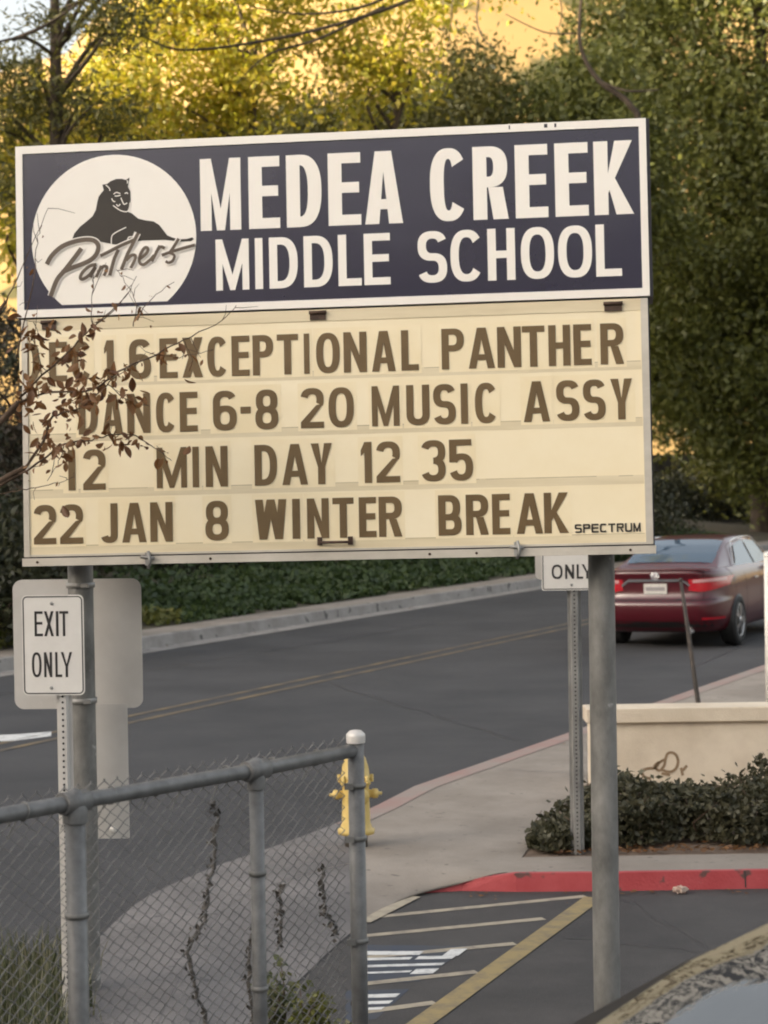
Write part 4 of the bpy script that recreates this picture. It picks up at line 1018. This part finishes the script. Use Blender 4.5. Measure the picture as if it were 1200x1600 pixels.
# ------------------------------------------------------------------ trees and shrubs
def blob_points(rng, blobs, n_clump, per, sig, shell=.55):
    C, cl = [], []
    wts = np.array([b_[3] * b_[4] * b_[5] for b_ in blobs]) ** .7; wts = wts / wts.sum()
    for b_, wgt in zip(blobs, wts):
        m = max(3, int(n_clump * wgt)); d = rng.normal(size=(m, 3)); d /= np.linalg.norm(d, axis=1)[:, None]
        r_ = rng.uniform(shell ** 3, 1, m) ** (1 / 3)
        c = np.array(b_[:3]) + d * r_[:, None] * np.array(b_[3:6]); cl.append(c)
        k = rng.integers(int(per * .5), int(per * 1.5), m)
        s = sig * rng.uniform(.6, 1.4, m)
        idx = np.repeat(np.arange(m), k)
        C.append(c[idx] + rng.normal(size=(len(idx), 3)) * s[idx][:, None] * np.array([1, 1, .75]))
    return np.concatenate(C), np.concatenate(cl)
def tree(name, label, cat, base, trunk, r0, blobs, n_clump, per, sig, size, lm, seed, limbs=14, group=None, aspect=.5, shell=.55, droop=0, bark='bark', paths=()):
    rng = np.random.default_rng(seed); rr = random.Random(seed)
    base = Vector(base); t = thing(name, label, cat, base, 0, group)
    P = smooth_path([base + Vector((0, 0, -.2))] + [Vector(p) for p in trunk], 5)
    B = MB(); B.tube(P, [r0 * (1.25 if i == 0 else 1) * (1 - .72 * i / len(P)) for i in range(len(P))], 10)
    C, cl = blob_points(rng, blobs, n_clump, per, sig, shell)
    sel = cl[rng.choice(len(cl), min(limbs, len(cl)), replace=False)]
    for q in sel:
        q = Vector(q); j = min(range(len(P)), key=lambda i: abs((q.z - 1.4) - P[i].z) + .3 * (q - P[i]).length * .2); s_ = P[j]
        m_ = s_.lerp(q, .55) + Vector((rr.uniform(-.4, .4), rr.uniform(-.4, .4), rr.uniform(0, .5)))
        B.tube(smooth_path([s_, m_, q], 5), [r0 * .34 * (1 - .85 * i / 10) for i in range(11)], 6)
    B.build('trunk', M[bark], t)
    if len(paths):
        B = MB()
        for pp, ra, rb in paths:
            Q = smooth_path(pp, 6); B.tube(Q, [ra + (rb - ra) * i / len(Q) for i in range(len(Q))], 6)
        B.build('limb', M[bark], t)
    if droop: C[:, 2] -= droop * rng.uniform(0, 1, len(C)) ** 2
    C = C[C[:, 2] > .2]
    leaves('crown', C, size, lm, t, rng, aspect)
    return t
def A(x, y, Y): v = at(x, y, Y); return (v.x, v.y, v.z)
def E(x, y, Y, rx, ry, rz): return (*A(x, y, Y), rx, ry, rz)
def G(x, Y, z=.3): v = at(x, 800, Y); return (v.x, Y, z)

# big green tree on the right, its crown filling the right edge
b0 = G(1192, 66, .2)
tree('broadleaf_tree', 'huge drooping olive green tree filling the right edge behind the red car', 'tree', b0, [(b0[0], 66, 3), (b0[0] + .4, 66, 7), (b0[0] + .2, 66, 13), (b0[0], 66, 19)], .42,
     [E(1110, 560, 66, 3.0, 3.5, 2.6), E(1210, 500, 65, 3.4, 3.5, 3.2), E(1120, 350, 66, 3.6, 3.5, 3.4), E(1240, 260, 65, 3.8, 3.5, 3.6), E(1080, 200, 67, 3.4, 3.5, 2.8), E(1150, 90, 66, 4.6, 4, 3.6), E(1020, 60, 67, 2.8, 3, 2.2), E(1260, 700, 66, 2.6, 3, 2.4), E(1150, 690, 65, 1.5, 2, 1.0), E(1040, 440, 67, 2.2, 3, 3.0), E(1180, -80, 67, 5.5, 4, 3.0), E(1330, 400, 67, 4, 4, 6), E(1060, 610, 68, 2.2, 2.5, 1.8), E(1010, 500, 69, 2.5, 2.5, 3.0), E(1130, 460, 68, 3.5, 2.5, 3.5), E(1180, 620, 68, 3, 2, 2)],
     1150, 128, .56, .22, L['olive'], 31, 22, droop=.8)
# background bushes seen below that crown, behind the car
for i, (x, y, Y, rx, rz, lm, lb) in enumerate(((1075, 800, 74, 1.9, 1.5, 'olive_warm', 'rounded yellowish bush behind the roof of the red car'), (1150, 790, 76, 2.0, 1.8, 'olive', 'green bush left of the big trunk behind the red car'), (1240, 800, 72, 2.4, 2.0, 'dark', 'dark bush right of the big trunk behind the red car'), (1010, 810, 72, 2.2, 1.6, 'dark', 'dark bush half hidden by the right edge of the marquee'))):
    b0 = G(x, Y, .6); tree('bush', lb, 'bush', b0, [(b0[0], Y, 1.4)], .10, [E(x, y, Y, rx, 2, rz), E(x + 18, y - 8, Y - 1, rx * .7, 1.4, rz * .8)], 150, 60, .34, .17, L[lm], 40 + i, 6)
# mid distance olive trees standing behind the marquee
for i, (x, Y, lb, bl) in enumerate((
    (820, 58, 'dark olive tree behind the right half of the marquee', [E(830, 210, 58, 3.0, 2.6, 1.7), E(700, 250, 57, 2.4, 2.4, 1.8), E(930, 230, 58, 2.2, 2.4, 1.9), E(800, 400, 58, 4.0, 3, 3.2), E(930, 130, 59, 1.5, 2, 1.1), E(980, 300, 58, 1.8, 2.2, 2.4)]),
    (560, 54, 'olive tree rising behind the middle of the marquee', [E(560, 240, 54, 2.3, 2.4, 1.5), E(480, 290, 54, 2.4, 2.4, 2.0), E(660, 210, 55, 1.7, 2.2, 1.4), E(720, 150, 56, .8, 1.2, 1.6), E(570, 420, 54, 3.6, 3, 3.0)]),
    (300, 50, 'dull olive tree behind the left half of the marquee', [E(300, 260, 50, 2.2, 2.2, 1.3), E(210, 330, 50, 2.4, 2.4, 2.2), E(390, 280, 51, 1.9, 2.2, 1.4), E(300, 430, 50, 3.2, 3, 3.0)]))):
    b0 = G(x, Y, .8); tree('olive_tree', lb, 'tree', b0, [(b0[0], Y, 3), (b0[0] + .3, Y, 6), (b0[0] - .2, Y, 9)], .26, bl, 540, 112, .46, .19, L['olive_warm' if i else 'olive'], 60 + i, 14, droop=.4)
# yellow leaved trees catching the low sun
yt = [(60, 44, 'yellow leaved tree at the upper left, against the sky gap', [E(190, 80, 44, .7, 1.0, .8), E(40, 150, 44, .9, 1.2, .5), E(140, 190, 44, 1.3, 1.4, .8), E(30, 230, 43, .9, 1.2, .9), E(200, 120, 45, .8, 1.0, 1.0), E(100, 320, 44, 1.8, 1.6, 1.6)], 95),
      (400, 46, 'bright yellow tree over the left half of the marquee header', [E(250, 20, 46, .9, 1.2, .9), E(340, 60, 46, 1.0, 1.2, 1.0), E(300, 140, 46, 1.1, 1.2, .8), E(400, 130, 46, 1.0, 1.3, .8), E(330, -40, 46, 1.8, 1.5, .9), E(430, 20, 47, .9, 1.2, .8), E(360, 320, 46, 2.2, 1.8, 1.6)], 125),
      (620, 48, 'yellow green tree above the middle of the marquee header', [E(540, 40, 48, .8, 1.2, .6), E(620, 90, 48, .9, 1.2, .8), E(560, 130, 48, .9, 1.2, .7), E(650, -10, 48, 1.0, 1.4, .6), E(590, 320, 48, 1.8, 1.8, 1.6)], 80)]
for i, (x, Y, lb, bl, nc) in enumerate(yt):
    b0 = G(x, Y, .9); tree('yellow_tree', lb, 'tree', b0, [(b0[0] + .1, Y, 4), (b0[0] - .1, Y, 8), (b0[0] + .2, Y, 11.5)], .17, bl, int(nc * 1.15), 96, .36, .18, L['yellow'], 80 + i, 16, droop=.5)
# pine at the upper left with a dark straight trunk
b0 = G(92, 38, .6)
tree('pine_tree', 'dark pine with a straight trunk and sparse boughs at the upper left', 'pine', b0, [A(90, 500, 38), A(88, 200, 38), A(86, 20, 38), A(84, -60, 38)], .19,
     [E(70, 130, 38, .9, 1.1, .35), E(150, 170, 38, .8, 1.0, .3), E(75, 30, 38, .35, .6, .3), E(10, 95, 38, .5, .8, .22), E(180, 40, 37.5, .8, 1.0, .3), E(60, 290, 38, 1.2, 1.2, .6), E(130, 330, 38, 1.2, 1.2, .7), E(15, 180, 38, .6, 1.0, .4), E(200, -20, 38, .9, 1.2, .25)], 210, 60, .24, .18, L['pine'], 97, 22, aspect=.22, droop=.3,
     paths=[([A(86, 20, 38), A(120, 5, 37.6), A(160, -12, 37.2)], .05, .02), ([A(88, 90, 38), A(40, 60, 37.5), A(-20, 70, 37)], .045, .015), ([A(20, 62, 37.6), A(70, 40, 37.3), A(120, 8, 37)], .045, .02)])
# tall tree with bare arching limbs over the marquee
b0 = G(1000, 40, .9)
tree('bare_limbed_tree', 'sparse tree with thin dark arching limbs over the marquee header', 'tree', b0, [A(1003, 600, 40), A(1000, 230, 40), A(985, 165, 40), A(938, 128, 40), A(912, 88, 40), A(905, 40, 40), A(915, -60, 40)], .085,
     [E(300, -60, 40, 1.4, 1, .5), E(520, -60, 40, 1.2, 1, .5), E(800, -60, 40, 1.4, 1, .5)], 46, 46, .30, .13, L['yellow'], 120, 0,
     paths=[([A(915, -60, 40), A(800, -90, 40), A(700, -40, 40), A(640, 0, 40), A(520, 40, 39.6), A(400, 66, 39.2), A(290, 78, 39), A(235, 62, 38.8), A(205, 30, 38.6)], .055, .014), ([A(600, 10, 39.9), A(500, 60, 39.5), A(420, 85, 39.3), A(370, 130, 39.2)], .035, .008),
            ([A(640, -20, 40), A(560, 12, 39.6), A(470, 22, 39.5), A(390, 10, 39.3)], .035, .010), ([A(300, 77, 39), A(320, 60, 39), A(345, 50, 39)], .012, .005),
            ([A(760, -60, 40), A(745, 20, 40), A(755, 60, 40), A(775, 75, 39.8)], .022, .006), ([A(938, 128, 40), A(980, 142, 39.8), A(1030, 140, 39.6)], .03, .012), ([A(900, 52, 40), A(850, 50, 39.8), A(790, 22, 39.7)], .02, .007),
            ([A(710, -40, 40), A(705, 30, 40), A(698, 80, 40)], .015, .005), ([A(870, -30, 40), A(878, 20, 40), A(870, 50, 40)], .016, .006)])

# shrubs along the foot of the slope
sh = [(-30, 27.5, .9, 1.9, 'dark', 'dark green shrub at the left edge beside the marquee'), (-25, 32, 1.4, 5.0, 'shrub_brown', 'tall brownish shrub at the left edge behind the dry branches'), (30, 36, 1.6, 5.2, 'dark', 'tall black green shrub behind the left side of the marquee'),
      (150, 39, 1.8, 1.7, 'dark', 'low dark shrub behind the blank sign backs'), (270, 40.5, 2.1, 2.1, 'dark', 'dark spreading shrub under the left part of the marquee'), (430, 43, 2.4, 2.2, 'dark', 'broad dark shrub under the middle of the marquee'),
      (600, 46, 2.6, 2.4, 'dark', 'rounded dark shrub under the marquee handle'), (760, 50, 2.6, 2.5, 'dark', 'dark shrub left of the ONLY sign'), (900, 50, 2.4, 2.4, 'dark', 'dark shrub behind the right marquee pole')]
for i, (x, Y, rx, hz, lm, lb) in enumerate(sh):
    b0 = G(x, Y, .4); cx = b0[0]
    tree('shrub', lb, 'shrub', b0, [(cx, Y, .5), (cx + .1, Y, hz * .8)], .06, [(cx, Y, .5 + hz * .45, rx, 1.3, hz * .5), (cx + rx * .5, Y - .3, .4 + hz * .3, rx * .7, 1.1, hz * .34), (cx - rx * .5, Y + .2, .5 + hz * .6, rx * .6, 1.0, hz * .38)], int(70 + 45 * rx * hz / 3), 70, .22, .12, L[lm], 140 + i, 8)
# ground cover between the pavement and the shrubs
rng = np.random.default_rng(9); C = []; C2 = []
while len(C) < 42000:
    u = rng.uniform(14, 58); v = V_WALK + abs(rng.normal(0, 1.5)) + .02
    if v > 20.5: continue
    e = V_WALK + .18 * math.sin(u * 1.3) + .14 * math.sin(u * 3.7) + .10 * math.sin(u * 9)
    if v < e: continue
    h = .06 + .28 * min(1, (v - e) / .8) * (.65 + .35 * math.sin(u * 2.1 + v * 1.7) * math.sin(u * .9 - v))
    p = UV(u, v, .16 + .12 * (v - V_WALK) + rng.uniform(0, 1) * h)
    (C2 if (u < 26.6 + .7 * math.sin(v * 5) and v < 17.7) else C).append(p)
tag(leaves('ground_cover', C, .12, L['ivy'], None, rng, .65), 'dark green ivy spreading along the far pavement under the shrubs', 'ivy', None, 'stuff')
tag(leaves('ground_cover', C2, .11, L['lime'], None, rng, .5), 'yellow green patch of ground cover at the left beside the far pavement', 'ground cover', None, 'stuff')

# plants behind the fence
def blades(name, pts, lo, hi, m, parent, seed, wd=.006):
    rr = random.Random(seed); B = MB()
    for p in pts:
        p = Vector(p); h = rr.uniform(lo, hi); th = rr.uniform(0, 6.28); d = Vector((math.cos(th), math.sin(th), 0)); n = Vector((-d.y, d.x, 0)) * wd * rr.uniform(.6, 1.5); bend = rr.uniform(.05, .4) * h
        q1 = p + d * bend * .35 + Vector((0, 0, h * .6)); q2 = p + d * bend + Vector((0, 0, h))
        B.add([p - n, p + n, q1 + n * .8, q1 - n * .8, q2], [(0, 1, 2, 3), (3, 2, 4)])
    return B.build(name, m, parent)
rng = np.random.default_rng(17); pts = []
for k in range(4200):
    x = rng.uniform(-190, 112 + 20 * rng.normal()); y = rng.uniform(1545, 1790)
    p = gr(x, y, .0); pts.append((p.x, p.y, .0))
tag(blades('grass', pts, .12, .36, L['grass'], None, 2), 'rough green grass growing behind the fence at the lower left', 'grass', None, 'stuff')
for i, (x, y0, y1, Y, lb) in enumerate(((436, 1660, 1492, 8.35, 'leafy green weed behind the fence beside the middle post'), (492, 1680, 1545, 8.2, 'bushy yellow green weed behind the fence near the end post'), (536, 1690, 1590, 8.1, 'small grey green weed low against the end post'))):
    b0 = at(x, y0, Y); b0.z = 0.0; tz = at(x, y1, Y).z
    t = thing('weed', lb, 'weed', b0); B = MB(); rr = random.Random(i); C = []
    for k in range(9):
        e = Vector((b0.x + rr.gauss(0, .032), b0.y + rr.gauss(0, .05), tz * rr.uniform(.65, 1.0))); B.tube(smooth_path([b0, b0.lerp(e, .5) + Vector((rr.gauss(0, .02), 0, 0)), e], 3), [.004, .0038, .0035, .003, .0025, .002, .0015], 4)
        for j in range(60): f = rr.random() ** .7; q = b0.lerp(e, f); C.append(q + Vector((rr.gauss(0, .028), rr.gauss(0, .03), rr.gauss(0, .02))))
    B.build('stem', M['twig'], t); leaves('foliage', C, .042, L['lime' if i == 1 else 'weed'], t, np.random.default_rng(i), .5)

# dry leaved shrub reaching in front of the marquee from the left
YB = 8.35
def br(P, dY=0): return [at(x, y, YB + dY + .10 * math.sin(x * .03 + y * .02)) for x, y in P]
b0 = at(-95, 1000, YB); b0.z = 0
t = thing('dry_shrub', 'nearly bare shrub with curled brown leaves in front of the left side of the marquee', 'shrub', b0)
main = [([(26, 630), (78, 613), (143, 609), (195, 574), (243, 554), (286, 531), (347, 500), (370, 478)], .009), ([(30, 622), (65, 587), (108, 548), (143, 513), (175, 487), (205, 452)], .008), ([(39, 730), (69, 687), (82, 652), (130, 635), (173, 596), (195, 578)], .010),
        ([(28, 743), (56, 726), (100, 695), (143, 687), (182, 678), (217, 684), (247, 704), (268, 719)], .008), ([(-20, 776), (20, 768), (56, 762), (100, 752), (112, 745)], .005), ([(10, 470), (40, 405), (75, 326)], .005), ([(24, 560), (50, 450), (58, 380), (66, 350)], .005),
        ([(143, 513), (144, 470), (146, 430)], .004), ([(150, 505), (190, 470), (214, 432)], .005), ([(214, 500), (236, 466), (272, 440)], .004), ([(208, 510), (212, 470), (195, 440), (182, 420)], .004), ([(243, 554), (280, 558), (330, 547)], .003), ([(90, 520), (60, 505), (28, 498)], .003),
        ([(170, 600), (200, 625), (232, 634)], .004), ([(65, 587), (58, 545), (40, 520)], .004), ([(130, 635), (120, 600), (128, 560)], .004), ([(100, 695), (92, 720), (74, 752)], .004), ([(286, 531), (300, 560), (296, 580)], .0025), ([(20, 640), (-10, 600), (-30, 560)], .010), ([(0, 660), (20, 645), (30, 622)], .012)]
B = MB(); rr = random.Random(12)
stems = [([b0, at(-70, 860, YB), at(-20, 770, YB), at(39, 730, YB)], .022), ([b0, at(-85, 840, YB), at(-40, 700, YB), at(0, 660, YB), at(28, 628, YB)], .022), ([b0, at(-110, 820, YB), at(-60, 640, YB), at(-20, 520, YB), at(10, 470, YB)], .016), ([at(-20, 772, YB), at(10, 752, YB), at(28, 743, YB)], .011)]
for P, r_ in stems: Q = smooth_path(P, 6); B.tube(Q, [r_ * (1 - .6 * i / len(Q)) for i in range(len(Q))], 8)
B.build('trunk', M['twig'], t)
B = MB(); tips = []
for P, r_ in main:
    Q = smooth_path(br(P), 5); Q = [q + Vector((rr.gauss(0, .002), rr.gauss(0, .004), rr.gauss(0, .002))) for q in Q]
    B.tube(Q, [max(.0013, r_ * .62 * (1 - .8 * i / len(Q))) for i in range(len(Q))], 6)
    for q in Q[2::2]:
        if rr.random() < .55:
            e = q + Vector((rr.gauss(.01, .04), rr.gauss(0, .04), rr.gauss(.02, .05))); m_ = q.lerp(e, .5) + Vector((rr.gauss(0, .008), 0, rr.gauss(0, .008)))
            B.tube([q, m_, e], [.0016, .0013, .0009], 4); tips.append(e)
    tips += Q[1:]
B.build('branch', M['twig'], t)
def dry_leaf(B, p, ln, rr):
    d = Vector((rr.gauss(0, .6), rr.gauss(0, .6), rr.gauss(-.5, .6))).normalized(); s_ = d.cross(Vector((rr.gauss(0, 1), rr.gauss(0, 1), rr.gauss(0, 1)))).normalized(); n = d.cross(s_); rows = []
    cu, cv = rr.uniform(-.5, .5), rr.uniform(.2, .9)
    for i in range(6):
        f = i / 5; wd = ln * .27 * math.sin(math.pi * min(1, f * .93 + .05)) ** .8
        c = p + d * ln * f + n * ln * cu * f * f
        rows.append([c + s_ * wd * k + n * abs(k) ** 1.5 * wd * cv for k in (-1, -.5, 0, .5, 1)])
    B.grid(rows, True)
B = MB(); cand = []
for q in tips:
    w_ = (q - CAM).dot(Fv); x, y = 600 + FPX * (q - CAM).dot(Rv) / w_, 800 - FPX * (q - CAM).dot(Uv) / w_
    dens = 2.4 if (30 < x < 215 and 510 < y < 710) else .6 if (25 < x < 300 and 480 < y < 740) else .14
    cand.append((q, dens))
for q, dens in cand:
    k = int(dens) + (1 if rr.random() < dens - int(dens) else 0)
    for _ in range(k): dry_leaf(B, q + Vector((rr.gauss(0, .018), rr.gauss(0, .03), rr.gauss(0, .018))), rr.uniform(.020, .056) * (1 if dens > .5 else .6), rr)
for x, y in ((98, 790), (296, 697), (84, 690), (72, 718), (50, 610), (206, 590), (60, 520)): dry_leaf(B, at(x, y, YB), .06, rr)
B.build('leaf', L['dry'], t)
